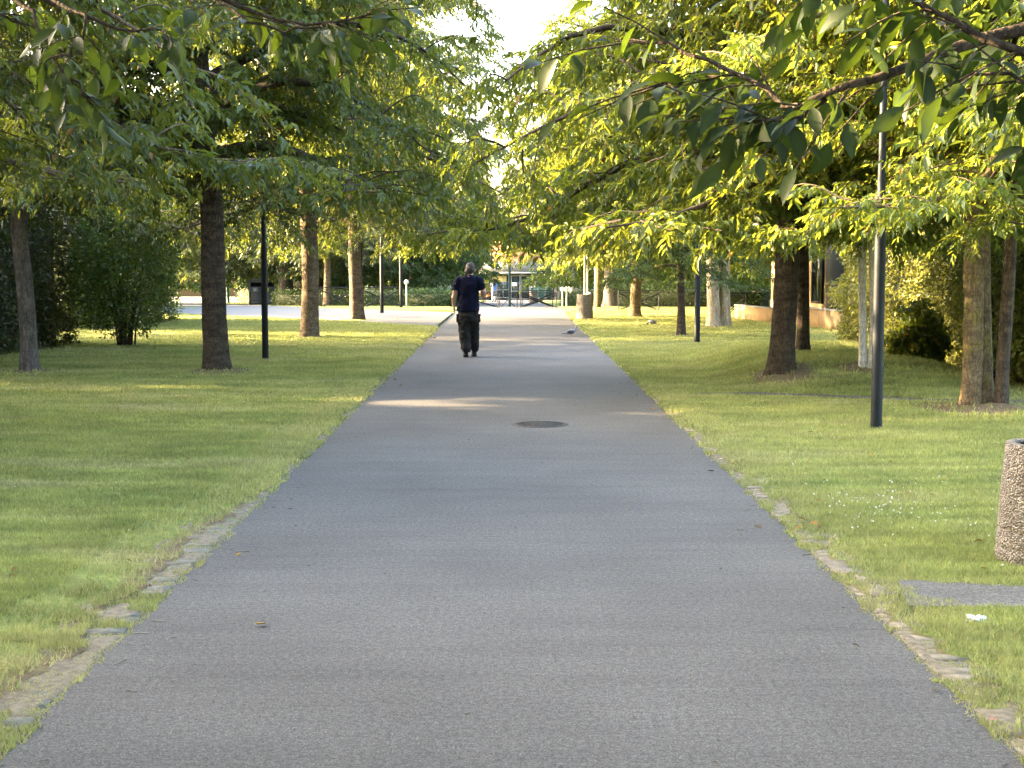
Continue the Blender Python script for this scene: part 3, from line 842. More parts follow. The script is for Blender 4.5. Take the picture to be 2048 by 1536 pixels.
# edging pavers
def edging(side, label):
    rs = np.random.RandomState(4 + side)
    b = MB()
    y = 3.5
    while y < 20:
        l = rs.uniform(.095, .115)
        x0, w = 1.765 + rs.uniform(-.008, .008), .235 + rs.uniform(-.012, .012)
        z = .003 + rs.uniform(-.005, .004)
        a, c = (x0, x0 + w) if side > 0 else (-x0 - w, -x0)
        ang = rs.uniform(-.05, .05)
        ct, stt = math.cos(ang), math.sin(ang)
        b.box((a, y, -.05), (c, y + l - rs.uniform(.006, .014), z), 0, rot=((ct, -stt, 0), (stt, ct, 0), (0, 0, 1)), piv=((a + c) / 2, y + l / 2, 0))
        y += l
    ys_ = np.arange(3.4, 20, .045); xs_ = np.linspace(1.74, 2.3, 14)
    X, Y = np.meshgrid(xs_, ys_)
    Z = np.array([mnoise.fractal(Vector((a_ * 6, b_ * 3.2, side * 7)), .9, 2.2, 4) for a_, b_ in zip(X.ravel(), Y.ravel())]) * .020 + .0025
    Z = np.minimum(Z, .012).reshape(X.shape); Z[:, 0] = -.01
    i = np.arange(13)[None, :] + np.arange(len(ys_) - 1)[:, None] * 14
    f = np.stack([i, i + 1, i + 15, i + 14], -1).reshape(-1, 4)
    b.add(np.stack([X.ravel() * side, Y.ravel(), Z.ravel()], 1), f if side > 0 else f[:, ::-1], 1)
    if side > 0:
        for (px_, py_, w_, l_, a_) in ((1742, 1166, .13, .13, .2), (1768, 1188, .15, .12, -.15), (1700, 1150, .10, .10, .4)):
            g_ = G(px_, py_); ca, sa = math.cos(a_), math.sin(a_)
            b.box((g_[0] - w_ / 2, g_[1] - l_, -.04), (g_[0] + w_ / 2, g_[1] + l_, .027), 0, rot=((ca, -sa, 0), (sa, ca, 0), (0, 0, 1)), piv=(g_[0], g_[1], 0))
    o = b.build("kerb_strip", [M['sett'], M['soil']])
    return tag(o, label, "kerb", kind="structure")
edging(-1, "worn pavers edging the left side of the path")
edging(1, "worn pavers edging the right side of the path")

# ------------------------------------------------------------------ grass blades
def in_side_path(x, y):
    y0 = np.interp(x, [q[0] for q in sideN], [q[1] for q in sideN]); y1 = np.interp(x, [q[0] for q in sideF], [q[1] for q in sideF])
    j1 = vnoise(x * 9 + 40, 71); j2 = vnoise(y * 11 + 3, 73)
    m = (y > y0 + .09 * j1 - .01) & (y < y1 - .08 * (1 - j1)) & (x > sideN[0][0] + .28 * j2)
    a = np.interp(x, [q[0] for q in c2a], [q[1] for q in c2a]); c = np.interp(x, [q[0] for q in c2b], [q[1] for q in c2b])
    m |= (y > a) & (y < c) & (x > 2.3)
    return m
PLX = np.array([q[0] for q in FR]); PLF = np.array([q[1] for q in FR]); PLB = np.array([q[1] for q in BK]); PLBX = np.array([q[0] for q in BK])
def grass(side, label):
    rs = np.random.RandomState(77 + side)
    N = 760000
    # distance distribution n(d)*width(d)
    dd = np.linspace(4.6, 46, 800)
    dens = np.minimum(1, (6.5 / dd) ** 1.7) * (dd * .40 - 1.2 + .8)
    cdf = np.cumsum(dens); cdf /= cdf[-1]
    y = np.interp(rs.rand(N), cdf, dd)
    x = rs.rand(N) * (y * .40 - .4) + 1.55
    x = x * side
    e = edge_l(y) if side < 0 else edge_r(y)
    over = np.abs(x) - np.abs(e)
    tuft = fbm1(y * 5 + 50, 21 if side > 0 else 27)
    n3 = vnoise(y * 11 + 7, 52)
    strip_ = (over < .0) & (over > -.3) & (np.abs(x) > 1.75 - .09 * tuft * n3)
    n2 = vnoise(y * 7.3 + x * 3, 33) * .5 + vnoise(y * 2.9 - x * 9, 35) * .5
    keep = (over > .0)
    bare = (over < .45) & (over > 0) if side < 0 else (over < .12) & (over > 0)
    nw = (1 - sst(8, 16, y)) if side < 0 else (1 - sst(13, 19, y)) * .7
    thin = bare & (rs.rand(N) < (.62 * nw + .1) * (.35 + .9 * (n2 < .6)))
    keep &= ~thin
    keep |= strip_ & (n2 > (.66 if side < 0 else .52)) & (rs.rand(N) < .8)
    straw = strip_ & (~keep) & (rs.rand(N) < .42); keep |= straw
    keep &= ~in_side_path(x, y)
    if side < 0:
        keep &= ~((y > np.interp(x, PLX, PLF)) & (y < np.interp(x, PLBX, PLB)))
    for (hx, hy, hr) in holes:
        d = np.hypot(x - hx, (y - hy) * .8)
        keep &= ~((d < hr * (.7 + .9 * rs.rand(N))) & (rs.rand(N) < .93))
    for (hx, hy, hr) in litter:
        keep &= ~((np.hypot(x - hx, (y - hy) * .7) < hr * (.6 + .8 * rs.rand(N))) & (rs.rand(N) < .7))
    x, y, over, straw = x[keep], y[keep], over[keep], straw[keep]
    n = len(x)
    z = tz(x, y) + np.where(over > 0, .018, .0)
    for (hx, hy, hr) in holes:
        z += .06 * np.exp(-(np.hypot(x - hx, (y - hy) * .8) / hr) ** 2)
    long_ = vnoise(x * 1.7 + 100, 61) * vnoise(y * 1.9 + 30, 62)
    h = (.014 + .022 * rs.rand(n) + .025 * long_) * (1 + .4 * (y > 12)) * np.where(over < .0, .8, 1)
    w = .0040 * np.maximum(1, y / 8)
    az = rs.uniform(0, 6.283, n)
    sx, sy = np.cos(az) * w, np.sin(az) * w * .6
    h = np.where(straw, h * .35, h)
    la = rs.uniform(0, 6.283, n); lm = h * rs.uniform(.1, 1.0, n)
    A = np.stack([x - sx, y - sy, z], 1); B = np.stack([x + sx, y + sy, z], 1)
    C = np.stack([x + np.cos(la) * lm, y + np.sin(la) * lm, z + h], 1)
    v = np.stack([A, B, C], 1).reshape(-1, 3)
    f = np.arange(n * 3).reshape(-1, 3)
    rd = rs.rand(n); bz = (np.abs(over) < .4) & (rs.rand(n) < (.55 if side < 0 else .3)) & (y < 18); rd = np.where(bz | straw, .9 + .1 * rd, rd)
    b = MB(); b.add(v, f, 0, np.repeat(rd, 3))
    return tag(b.build("grass", M['blade']), label, "grass", kind="stuff")
grass(-1, "short mown grass covering the left lawn")
grass(1, "short mown grass covering the right lawn")

# clover flowers
rs = np.random.RandomState(9)
b = MB()
def ico(c, r):
    v = np.array([(1,0,0),(-1,0,0),(0,1,0),(0,-1,0),(0,0,1),(0,0,-1)], float) * r + c
    return v, [(0,2,4),(2,1,4),(1,3,4),(3,0,4),(2,0,5),(1,2,5),(3,1,5),(0,3,5)]
for i in range(300):
    m = i % 7
    if m < 3: cx, cy = 2.45 + rs.normal(0, .28), 9.5 + rs.normal(0, .5)
    elif m in (3, 4): cx, cy = 2.2 + rs.rand() * 3.5, 6 + rs.rand() * 14
    elif m == 5: cx, cy = -2.2 - rs.rand() * 4, 6 + rs.rand() * 14
    else: cx, cy = 2.55 + rs.normal(0, .15), 5.6 + rs.normal(0, .2)
    if abs(cx) < 2.1 or in_side_path(np.array([cx]), np.array([cy]))[0]: continue
    v, f = ico((cx, cy, T(cx, cy) + .03 + rs.rand() * .025), .004 + rs.rand() * .005)
    b.add(v, f)
tag(b.build("clover", M['clover']), "scattered small white clover flowers in the grass", "clover", kind="stuff")

# ------------------------------------------------------------------ hedges and shrubs
def leaf_shell(b, pts, nrm, n_, ll, lw, rs, jit=.06, droop=.3):
    pos = pts + nrm * rs.uniform(-jit, jit, (len(pts), 1)) + rs.normal(0, jit * .4, (len(pts), 3))
    d = nrm * rs.uniform(.1, .8, (len(pts), 1)) + rs.normal(0, .7, (len(pts), 3)); d[:, 2] -= droop
    nm = nrm + rs.normal(0, .5, (len(pts), 3))
    l = ll * rs.uniform(.6, 1.25, len(pts))
    leaves(b, pos, d, nm, l, l * lw / ll, rs.rand(len(pts)), 0, False)

def hedge(name, label, a, c, depth, h, n, ll, lw, leafm, seed, lump=.12, group=None, cat='hedge', bottom=.05, yaw_in=False):
    """hedge from ground point a to ground point c (front line), going back by depth"""
    rs = np.random.RandomState(seed)
    a = np.array(a[:2], float); c = np.array(c[:2], float)
    L = np.linalg.norm(c - a); u = (c - a) / L; w = np.array((-u[1], u[0]))
    if w[1] < 0 and not yaw_in: w = -w
    if yaw_in: w = np.array(yaw_in) - np.dot(np.array(yaw_in), u) * u; w /= np.linalg.norm(w)
    z0 = min(T(*a), T(*c))
    t = thing(name, label, cat, (a[0], a[1], z0), 0, group)
    U = np.array((u[0], u[1], 0)); Wv = np.array((w[0], w[1], 0)); Z = np.array((0, 0, 1.))
    areas = np.array([L * h, L * h * .5, depth * h, depth * h, L * depth])
    cnt = (n * areas / areas.sum()).astype(int)
    P_, N_ = [], []
    for k, (cn) in enumerate(cnt):
        r1, r2 = rs.rand(cn, 1), rs.rand(cn, 1)
        if k == 0: q, nn = U * L * r1 + Z * h * r2, -Wv
        elif k == 1: q, nn = U * L * r1 + Z * h * r2 + Wv * depth, Wv
        elif k == 2: q, nn = Wv * depth * r1 + Z * h * r2, -U
        elif k == 3: q, nn = Wv * depth * r1 + Z * h * r2 + U * L, U
        else: q, nn = U * L * r1 + Wv * depth * r2 + Z * h, Z
        P_.append(q); N_.append(np.repeat(nn[None], cn, 0))
    P_ = np.concatenate(P_); N_ = np.concatenate(N_)
    P_[:, 2] = np.maximum(P_[:, 2], bottom)
    s1, s2 = 1.7, 2.3
    lumpv = np.array([mnoise.fractal(Vector((q[0] * s1 + seed, q[1] * s1, q[2] * s2)), .8, 2.1, 3) for q in P_])
    # round the shoulders
    top = sst(h * .78, h, P_[:, 2])
    su = P_ @ U; sw = P_ @ Wv
    cen = U * L / 2 + Wv * depth / 2
    infl = lumpv * lump - top * lump * .8
    P_ = P_ + N_ * infl[:, None]
    P_[:, 2] -= top * .5 * lump * (np.abs(sw - depth / 2) / (depth / 2)) ** 2
    b = MB(); leaf_shell(b, P_, N_, n, ll, lw, rs, .09)
    b.build("foliage", M[leafm], t)
    cb = MB(); i_ = lump + .06
    nx, nz = max(3, int(L / .5)), 6
    if L > 2 * i_ + .1 and depth > 2 * i_ + .05:
        q0 = U * i_ + Wv * i_
        v = [q0, U * (L - i_) + Wv * i_, U * (L - i_) + Wv * (depth - i_), U * i_ + Wv * (depth - i_)]
        v = np.array(v); v2 = v.copy(); v[:, 2] = .0; v2[:, 2] = h - i_ - .05
        cb.add(np.concatenate([v, v2]), [(0,3,2,1),(4,5,6,7),(0,1,5,4),(1,2,6,5),(2,3,7,6),(3,0,4,7)])
        cb.build("light_block", M['core'], t)  # solid box added inside the leaves to stop light passing through
    return t

hedge("tall_hedge", "tall dark overgrown hedge along the left side, brownish at its near end", G(-330, 760)[:2], G(160, 690)[:2], 1.8, 4.3, 52000, .085, .042, 'leaf_dark', 1, .28)
hedge("tall_hedge", "tall green hedge ending beside the pale paving on the left", G(240, 662)[:2], G(352, 641)[:2], 2.0, 3.4, 28000, .08, .04, 'leaf_mid', 2, .25, yaw_in=(-1, .1))
hedge("tall_hedge", "long unseen hedge added left of the view to shade the foreground", (-10.6, -9), (-10.2, 18.2), 1.4, 4.9, 36000, .12, .06, 'leaf_dark', 3, .25, yaw_in=(-1, 0))  # added out of view, made tall enough to block the low sun
hedge("tall_hedge", "clipped golden-topped hedge behind the grey recycling bin", (G(466, 602)[0], G(466, 602)[1] + .9), (G(598, 608)[0], G(598, 608)[1] + 1.3), 2.4, 2.55, 22000, .07, .04, 'leaf_hedge', 4, .10)
hedge("tall_hedge", "golden sunlit hedge along the far side of the right lawn", (6.35, 27.2), (7.0, 17.5), 1.6, 2.5, 46000, .085, .045, 'leaf_sunlit', 5, .38, yaw_in=(1, 0))
hedge("tall_hedge", "hidden tall hedge added at the far left of the pale paving to shade it", (-12.7, 42.5), (-13.4, 56), 1.3, 3.4, 16000, .11, .055, 'leaf_dark', 13, .2, yaw_in=(-1, 0))  # added behind the visible hedge to keep direct sun off the paving
hedge("low_hedge", "low clipped hedge behind the black barrier fence on the left", (-9.5, 57), (-3.8, 55), 1.0, .62, 7000, .06, .035, 'leaf_box', 6, .05)
hedge("low_hedge", "front row of the low clipped hedge left of the man", (-3.9, 53.8), (-1.9, 53.4), .9, .62, 5000, .055, .03, 'leaf_box', 7, .05)
hedge("low_hedge", "rear row of the low clipped hedge left of the man", (-4.6, 60), (-2.0, 59.6), .9, .72, 5000, .055, .03, 'leaf_box', 8, .05)
hedge("low_hedge", "low clipped hedge behind the pair of globe lights", (2.0, 55.5), (3.5, 55.2), 1.0, .55, 4000, .055, .03, 'leaf_box', 9, .05)
hedge("low_hedge", "low clipped hedge behind the barrier rail on the right lawn", (3.7, 54), (9.0, 50.5), 1.0, .8, 8000, .07, .035, 'leaf_box', 10, .08)
hedge("shrub", "dark leafless-looking clipped shrub at the end of the beige wall", G(1686, 690), G(1722, 697), .8, 1.2, 3500, .06, .03, 'leaf_dark', 12, .12, cat='shrub')

def blob(name, label, pos, rad, n, ll, lw, leafm, seed, cz=None, cat='shrub', stems=0, lump=.22):
    rs = np.random.RandomState(seed)
    t = thing(name, label, cat, pos)
    v = rs.normal(0, 1, (n, 3)); v /= np.linalg.norm(v, axis=1)[:, None]
    rr = np.array([1 + lump * mnoise.fractal(Vector((q[0] * 1.9 + seed, q[1] * 1.9, q[2] * 1.9)), .8, 2.1, 3) for q in v])
    dep = 1 - rs.rand(n) ** 2.2 * .55
    rad = np.array(rad)
    c = np.array((0, 0, rad[2] if cz is None else cz))
    p_ = v * rad * (rr * dep)[:, None] + c
    ok = p_[:, 2] > .03
    b = MB(); leaf_shell(b, p_[ok], v[ok], n, ll, lw, rs, .04)
    b.build("foliage", M[leafm], t)
    sb = MB()
    for i in range(stems or 7):
        a = i * 2.4; e = c + np.array((math.cos(a) * rad[0] * .55, math.sin(a) * rad[1] * .55, rad[2] * rs.uniform(.0, .5)))
        s0 = np.array((math.cos(a) * .06 * (1 + i % 3), math.sin(a) * .06 * (1 + i % 3), -.03))
        mid = (s0 + e) / 2 + np.array((0, 0, .15 * rad[2]))
        sb.tube([s0, s0 * .6 + mid * .4 - np.array((math.cos(a), math.sin(a), 0)) * .05, mid, e], (.022, .018, .014, .007), 6)
    sb.build("stems", M['bark_dark'], t, smooth=True)
    return t
p = G(250, 696); holes.append((p[0], p[1], .45))
blob("shrub", "green many-stemmed shrub fanning up from a mulched foot on the left lawn", p, (1.05, .95, 1.25), 11000, .075, .045, 'leaf_mid', 21, cz=1.6, stems=16)
p = G(165, 640); blob("shrub", "brownish shrub in the gap between the two tall left hedges", p, (1.3, .8, 1.3), 5000, .07, .04, 'leaf_hedge', 22)
p = G(1872, 770); blob("shrub", "dark green rounded shrub at the foot of the mound, left of the fused double trunk", (5.85, 20.3, 0), (.36, .4, .50), 5000, .085, .06, 'leaf', 23, lump=.4)
blob("shrub", "yellow-green shrub between the thin right trunk and the picture edge", (7.0, 18.2, 0), (.6, .8, .9), 4500, .08, .045, 'leaf_sunlit', 24)
p = P(967, 575, 98); blob("round_shrub", "golden clipped ball shrub near the entrance of the far building", (p.x, 98, T(p.x, 98)), (.52, .52, .62), 3000, .08, .05, 'leaf_sunlit', 25, lump=.03, cz=1.05)
p = G(1960, 790); blob("shrub", "twiggy yellow-leaved bush behind the fused double trunk", (6.35, 18.6, 0), (.55, .6, 1.0), 4000, .07, .04, 'leaf_sunlit', 26, stems=12)

# ------------------------------------------------------------------ lamp posts
def lamp_post(label, pos, diam, h, mat='post', group="slim black lamp posts", collar=True):
    t = thing("lamp_post", label, "lamp post", pos, 0, group)
    r = diam / 2
    b = MB()
    b.lathe([(0, h), (r * .55, h), (r * .6, h * .6), (r * .78, h * .42), (r * .98, h * .4), (r, .14), (r * 1.02, .10), (r * 1.02, -.05), (0, -.05)][::-1], 20)
    b.build("pole", M[mat], t, smooth=True)
    c = MB(); c.lathe([(0, h), (.05, h), (.09, h + .03), (.10, h + .09), (.11, h + .38), (.0, h + .38)], 18); c.build("lantern", M['white'], t, smooth=True)
    c = MB(); c.lathe([(0, h + .375), (.16, h + .38), (.14, h + .41), (.04, h + .46), (0, h + .46)], 18); c.build("lamp_cap", M[mat], t, smooth=True)
    if collar:
        d = MB()
        for a in (-1.57, -1.2): d.lathe([(0, 0), (.006, 0), (.006, .006), (0, .006)], 6, 0, (math.cos(a) * r * 1.0, math.sin(a) * r * 1.02, .05))
        d.build("bolt", M['frame'], t)
    return t
p = G(1752, 865); lamp_post("tall black lamp post closest to the viewer on the right lawn", p, dpx(23, p), 4.7)
p = G(1394, 690); lamp_post("black lamp post right of the small low-branched tree", p, dpx(11.5, p), 4.7)
p = G(531, 725); lamp_post("black lamp post on the left lawn right of the stout dark cherry", p, dpx(13, p), 4.7)
p = G(723, 641); lamp_post("black lamp post touching the third cherry of the left row", p, dpx(7, p), 4.7)
p = G(764, 628); lamp_post("lamp post standing on the pale paving edge, second behind the third cherry", p, dpx(7.5, p), 4.7)
p = G(802, 616); lamp_post("farthest slim lamp post of the left row, by the barrier end", p, dpx(6, p), 4.7)
p = G(1019, 615); lamp_post("dark green post rising between the barriers in the middle of the path", (p[0], 55.2, T(0, 55.2)), .10, 4.4, 'green_post', None, False)
q = P(1130, 540, 62); lamp_post("grey-blue lamp post with a square lantern behind the right barrier", (q.x, 62, T(q.x, 62)), .09, q.z - T(q.x, 62) + .1, 'green_post', None, False)

def globe_light(label, px, Y, ptop, n=1):
    q = P(px, ptop, Y); z0 = T(q.x, Y); h = q.z - z0
    t = thing("globe_light", label, "globe light", (q.x, Y, z0), 0, "low globe lights on cream posts")
    MB().lathe([(0, 0), (.035, 0), (.028, .03), (.026, h - .1), (0, h - .1)], 12).build("post", M['cream'], t, smooth=True)
    pr = [(0.085 * math.sin(a), h - .06 - .085 * math.cos(a)) for a in np.linspace(0.01, math.pi - .01, 10)]
    MB().lathe(pr, 16).build("globe", M['white'], t, smooth=True)
globe_light("cream post with a white globe left of the low hedge", 813, 51.5, 561)
globe_light("left one of the two white globe lights beside the right barrier", 1125, 51.5, 575)
globe_light("right one of the two white globe lights beside the right barrier", 1133.5, 51.3, 575)

p = G(457, 603)
t = thing("teal_pole", "teal painted pole standing left of the clipped hedge", "pole", p)
MB().tube([(0, 0, -.05), (-.05, 0, 1.2), (.02, 0, 2.6), (.03, 0, 3.6)], (.09, .085, .075, .07), 12).build("pole", M['teal'], t, smooth=True)
MB().lathe([(0, 0), (.14, 0), (.14, .02), (0, .02)], 12).build("base_plate", M['teal'], t)
p = G(643, 600)
t = thing("wooden_stake", "pale wooden stake beside the slim reddish-footed tree", "stake", p)
MB().tube([(0, 0, -.05), (.02, 0, .7), (.05, 0, 1.3)], (.06, .055, .05), 8).build("stake", M['cream'], t)

# wall pier left of the first cherry
x0 = G(390, 601); Y = x0[1]
def W_(px, py, Y=Y):
    q = P(px, py, Y); return q
t = thing("gate_pier", "board-marked concrete pier with a brown wooden panel beside the pale paving", "pier", (W_(390, 600).x, Y, 0))
ox = W_(390, 600).x
MB().box((0, 0, -.05), (W_(420, 600).x - ox, .5, W_(390, 533).z)).build("pier", M['boards'], t)
MB().box((.12, .06, W_(390, 533).z), (W_(420, 600).x - ox, .5, W_(390, 470).z)).build("post", M['boards'], t)
MB().box((.16, .02, W_(390, 547).z), (.34, .056, W_(390, 484).z)).build("panel", plain("brown_wood", (.33, .19, .09), .8, .2, 10), t)
MB().box((-.35, .1, -.05), (-.003, .3, W_(390, 572).z)).build("side_wall", plain("blue_grey_metal", (.10, .13, .15), .6, .1, 5), t)

# ------------------------------------------------------------------ recycling bin
p = G(526, 608.5)
t = thing("recycling_bin", "grey slatted double recycling bin with a grey and a yellow sign", "recycling bin", p, R(4))
w, d, h = 1.20, .5, 1.18
b = MB()
for xx in (-w/2, -.035, w/2 - .07): b.box((xx, -d/2, 0), (xx + .07, -d/2 + .07, h - .05))
for xx in (-w/2, w/2 - .07): b.box((xx, d/2 - .07, 0), (xx + .07, d/2, h - .05))
b.build("frame", M['grey_plastic'], t)
MB().box((-w/2 - .03, -d/2 - .03, h - .05), (w/2 + .03, d/2 + .03, h)).box((-w/2 + .072, -d/2 + .012, h - .16), (w/2 - .072, -d/2 + .06, h - .052)).build("lid", M['grey_plastic'], t)
for sx in (-1, 1):
    b = MB(); cx0, cx1 = (-w/2 + .075, -.04) if sx < 0 else (.04, w/2 - .075)
    for k in range(6):
        z = .06 + k * .128
        b.box((cx0, -d/2 + .015, z), (cx1, -d/2 + .04, z + .118))
    b.box((cx0, -d/2 + .045, .05), (cx1, -d/2 + .06, .83))
    b.build("door", M['grey_plastic'], t)
    MB().box((cx0, -d/2 + .10, .83), (cx1, -d/2 + .14, h - .16)).box((cx0, -d/2 + .1, .8), (cx1, -d/2 + .36, .828)).build("opening", M['dark_hole'], t)
    s = MB(); c0 = (cx0 + cx1) / 2 - (.02 if sx < 0 else .10)
    s.box((c0 - .115, -d/2 + .004, .60), (c0 + .115, -d/2 + .013, .77))
    so_ = s.build("sign", M['sign_grey'] if sx < 0 else M['yellow'], t)
    so_["label"] = "square grey sign with a white arrow mark" if sx < 0 else "square yellow sign"
    if sx < 0:
        m_ = MB(); yy = -d/2 + .001
        m_.add([(c0 - .06, yy, .685), (c0 + .0, yy, .655), (c0 + .0, yy, .74)], [(0, 1, 2)]).add([(c0, yy, .64), (c0 + .025, yy, .64), (c0 + .025, yy, .70), (c0, yy, .70)], [(0, 1, 2, 3)])
        m_.build("arrow_mark", M['paper'], so_)
    else:
        m_ = MB(); yy = -d/2 + .001
        for z in (.715, .69, .665): m_.add([(c0 - .05, yy, z), (c0 + .03, yy, z), (c0 + .03, yy, z + .008), (c0 - .05, yy, z + .008)], [(0, 1, 2, 3)])
        m_.build("faint_mark", M['paper'], so_)
MB().box((-w/2 + .01, -d/2 + .08, .03), (-w/2 + .03, d/2 - .08, h - .06)).box((w/2 - .03, -d/2 + .08, .03), (w/2 - .01, d/2 - .08, h - .06)).box((-w/2 + .04, d/2 - .04, .03), (w/2 - .04, d/2 - .02, h - .06)).build("side_panel", M['grey_plastic'], t)
MB().box((w/2 - .058, -d/2 - .006, h - .20), (w/2 - .012, -d/2 - .001, h - .09)).build("sticker", M['paper'], t)

# ------------------------------------------------------------------ pebble concrete litter bins
def pebble_bin(label, pos, h, rt, rb_):
    t = thing("litter_bin", label, "litter bin", pos, 0, "pebble concrete litter bins")
    k = 64
    def prof(z):
        u = z / h
        return rt + (rb_ - rt) * (1 - u) ** .9 - .02 * max(0, (.1 - u) / .1)
    zs = list(np.linspace(-.03, h, 60))
    pr = []
    for z in zs:
        r = prof(max(z, 0))
        for g in (.16, .31):
            r -= .014 * math.exp(-((z - g * h) / .008) ** 2)
        pr.append((r, z))
    pr.append((rt - .004, h + .012)); pr.append((rt - .05, h + .012)); pr.append((rt - .055, h)); 
    MB().lathe(pr, k).build("shell", M['pebble'], t, smooth=True)
    MB().lathe([(rt - .06, h - .004), (rt - .065, .12), (0, .12)], 32).build("liner", M['dark_hole'], t, smooth=True)
    return t
p = G(2085, 1130); pebble_bin("large pebble concrete litter bin cut off by the right edge of the photo", p, .675, .215, .262)
p = G(1169, 640); t = pebble_bin("sunlit pebble concrete litter bin with a white bag at its rim", p, .70, .215, .245)
rs = np.random.RandomState(3)
bm = bmesh.new(); bmesh.ops.create_icosphere(bm, subdivisions=3, radius=.07)
for v in bm.verts: v.co *= 1 + .35 * mnoise.noise(v.co * 25); v.co.z *= .6
me = bpy.data.meshes.new("bag"); bm.to_mesh(me); bm.free(); me.materials.append(M['paper'])
tag(put("plastic_bag", me, None, (p[0] + .12, p[1] - .02, .735)), "crumpled white bag sticking out of the sunlit litter bin", "bag")
q = P(1067, 598, 82); pebble_bin("orange-lit pebble litter bin beyond the barriers before the doors", (q.x, 82, T(q.x, 82)), .72, .22, .27)

# saplings with stakes behind the far litter bin
for i, (px, Y) in enumerate([(1169, 44), (1174, 44.6), (1190, 47)]):
    q = P(px, 620, Y); t = thing("sapling", ["thin sunlit sapling stem rising behind the left of the far litter bin", "thin sapling stem just right of its twin behind the far litter bin", "pale slim sapling at the right rim of the far litter bin"][i], "sapling", (q.x, Y, 0), 0, "slim stems behind the far bin")
    MB().tube([(0, 0, -.05), (.01, 0, 1), (0, .02, 2.2), (.02, 0, 3)], (.035, .03, .026, .02), 8).build("trunk", M['cream'], t, smooth=True)

# ------------------------------------------------------------------ barriers
def barrier(label, x0, x1, y, h, style='X', z=None, grp="black steel crossed-bar barriers"):
    z = T((x0 + x1) / 2, y) if z is None else z
    t = thing("barrier", label, "barrier", (x0, y, z), 0, grp)
    w = x1 - x0; r = .017
    for xx in (0, w): MB().tube([(xx, 0, -.04), (xx, 0, h)], .017, 8).build("upright", M['black'], t)
    b = MB(); b.tube([(0, 0, h), (w, 0, h)], .018, 8); b.tube([(0, 0, h - .07), (w, 0, h - .07)], .010, 8); b.build("top_rail", M['black'], t)
    b = MB()
    if style == 'X':
        e = .10
        for o_ in (0, e):
            b.tube([(o_ * .5, 0, h - .1), (w - e + o_, 0, .03)], r * .8, 6); b.tube([(w - o_ * .5, 0, h - .1), (e - o_, 0, .03)], r * .8, 6)
    else:
        b.tube([(0, 0, h - .08), (w * .45, 0, h * .48)], r * .8, 6).tube([(w * .45, 0, h * .48), (w * .12, 0, .03)], r * .8, 6)
        b.tube([(w, 0, h - .08), (w * .52, 0, h * .48)], r * .8, 6).tube([(w * .52, 0, h * .48), (w * .88, 0, .03)], r * .8, 6)
    b.build("cross_bars", M['black'], t)
YB = 51.0
X_ = lambda px: P(px, 600, YB).x
zb = T(0, YB); hb = P(0, 584, YB).z - zb
barrier("wide black crossed barrier just right of the walking man", X_(905), X_(995.5), YB, hb)
barrier("narrow black barrier panel in the middle around the green post", X_(999), X_(1034), YB + .05, hb - .05, 'K')
barrier("wide black crossed barrier at the right end of the path", X_(1041), X_(1112), YB - .3, hb - .03)
barrier("short black barrier set back just behind the right crossed barrier", X_(1045), X_(1108), YB + 1.6, hb + .05)
q = P(725, 600, 50.5); q2 = P(800, 600, 50.5)
barrier("black crossed barrier fence in front of the low hedge on the left", q.x, q2.x, 50.8, .72)
q = P(640, 600, 52); q2 = P(712, 600, 52)
barrier("black crossed barrier fence between the slim tree and the third cherry", q.x, q2.x, 52.2, .72)
Yr = 47.0
q = P(1237, 600, Yr); q2 = P(1318, 600, Yr)
barrier("black crossed barrier fence behind the sunlit cherry on the right lawn", q.x, q2.x, Yr, .66)
q = P(1450, 600, 43); q2 = P(1492, 600, 43)
barrier("black crossed barrier fence right of the pale twin trunks", q.x, q2.x, 43, .62)

# ------------------------------------------------------------------ manhole and litter
p = G(1080, 849)
t = thing("manhole_cover", "rusty round manhole cover set in the asphalt", "manhole cover", (p[0], p[1], .004))
MB().lathe([(.29, -.01), (.29, .004), (.262, .004), (.262, -.002)], 40).build("rim", M['iron'], t)
b = MB().lathe([(.26, -.002), (.26, .003), (0, .003)], 40)
for i in range(-4, 5):
    l = math.sqrt(max(.001, .24 ** 2 - (i * .05) ** 2))
    b.box((-l, i * .05 - .010, .003), (l, i * .05 + .010, .008))
b.build("lid", M['iron'], t)
def flat_leaf(name, label, px, py, L, mat, rz, cat="leaf", z=0.006):
    p = G(px, py); b = MB()
    leaves(b, np.array([[0, 0, .006]]), np.array([[1., 0, .12]]), np.array([[0., .2, 1]]), np.array([L]), np.array([L * .5]), np.array([.5]), 0, True, .2, .2)
    o = b.build(name, mat); o.location = (p[0], p[1], p[2] + z); o.rotation_euler = (0, 0, rz)
    return tag(o, label, cat)
flat_leaf("fallen_leaf", "single amber fallen leaf on the asphalt at lower left", 508, 1254, .065, M['amber'], .3)
flat_leaf("fallen_leaf", "small curled dead leaf on the asphalt near the lower right edge", 1868, 1388, .045, M['bark'] , 1.2)
flat_leaf("fallen_leaf", "dark dead leaf near the right paver edge in the middle distance", 1415, 945, .06, M['bark_dark'], .2)
flat_leaf("fallen_leaf", "tiny pinkish leaf at the grass edge in the lower right corner", 1990, 1454, .03, M['foot'], 2.2, z=.02)
b = MB()
rs = np.random.RandomState(6)
for i in range(230):       # grit and twig crumbs
    y = 4.6 + rs.rand() ** 1.4 * 18; x = rs.uniform(-1.7, 1.7)
    if i % 3 == 0: x = math.copysign(1.72 - abs(rs.normal(0, .12)), x)
    l = rs.uniform(.004, .014) * (3 if i % 6 == 0 else 1); a = rs.uniform(0, 3.14)
    c_, s_ = math.cos(a) * l, math.sin(a) * l
    b.tube([(x - c_, y - s_, .004), (x, y, .006), (x + c_, y + s_, .004)], (.002, .003, .0015), 4)
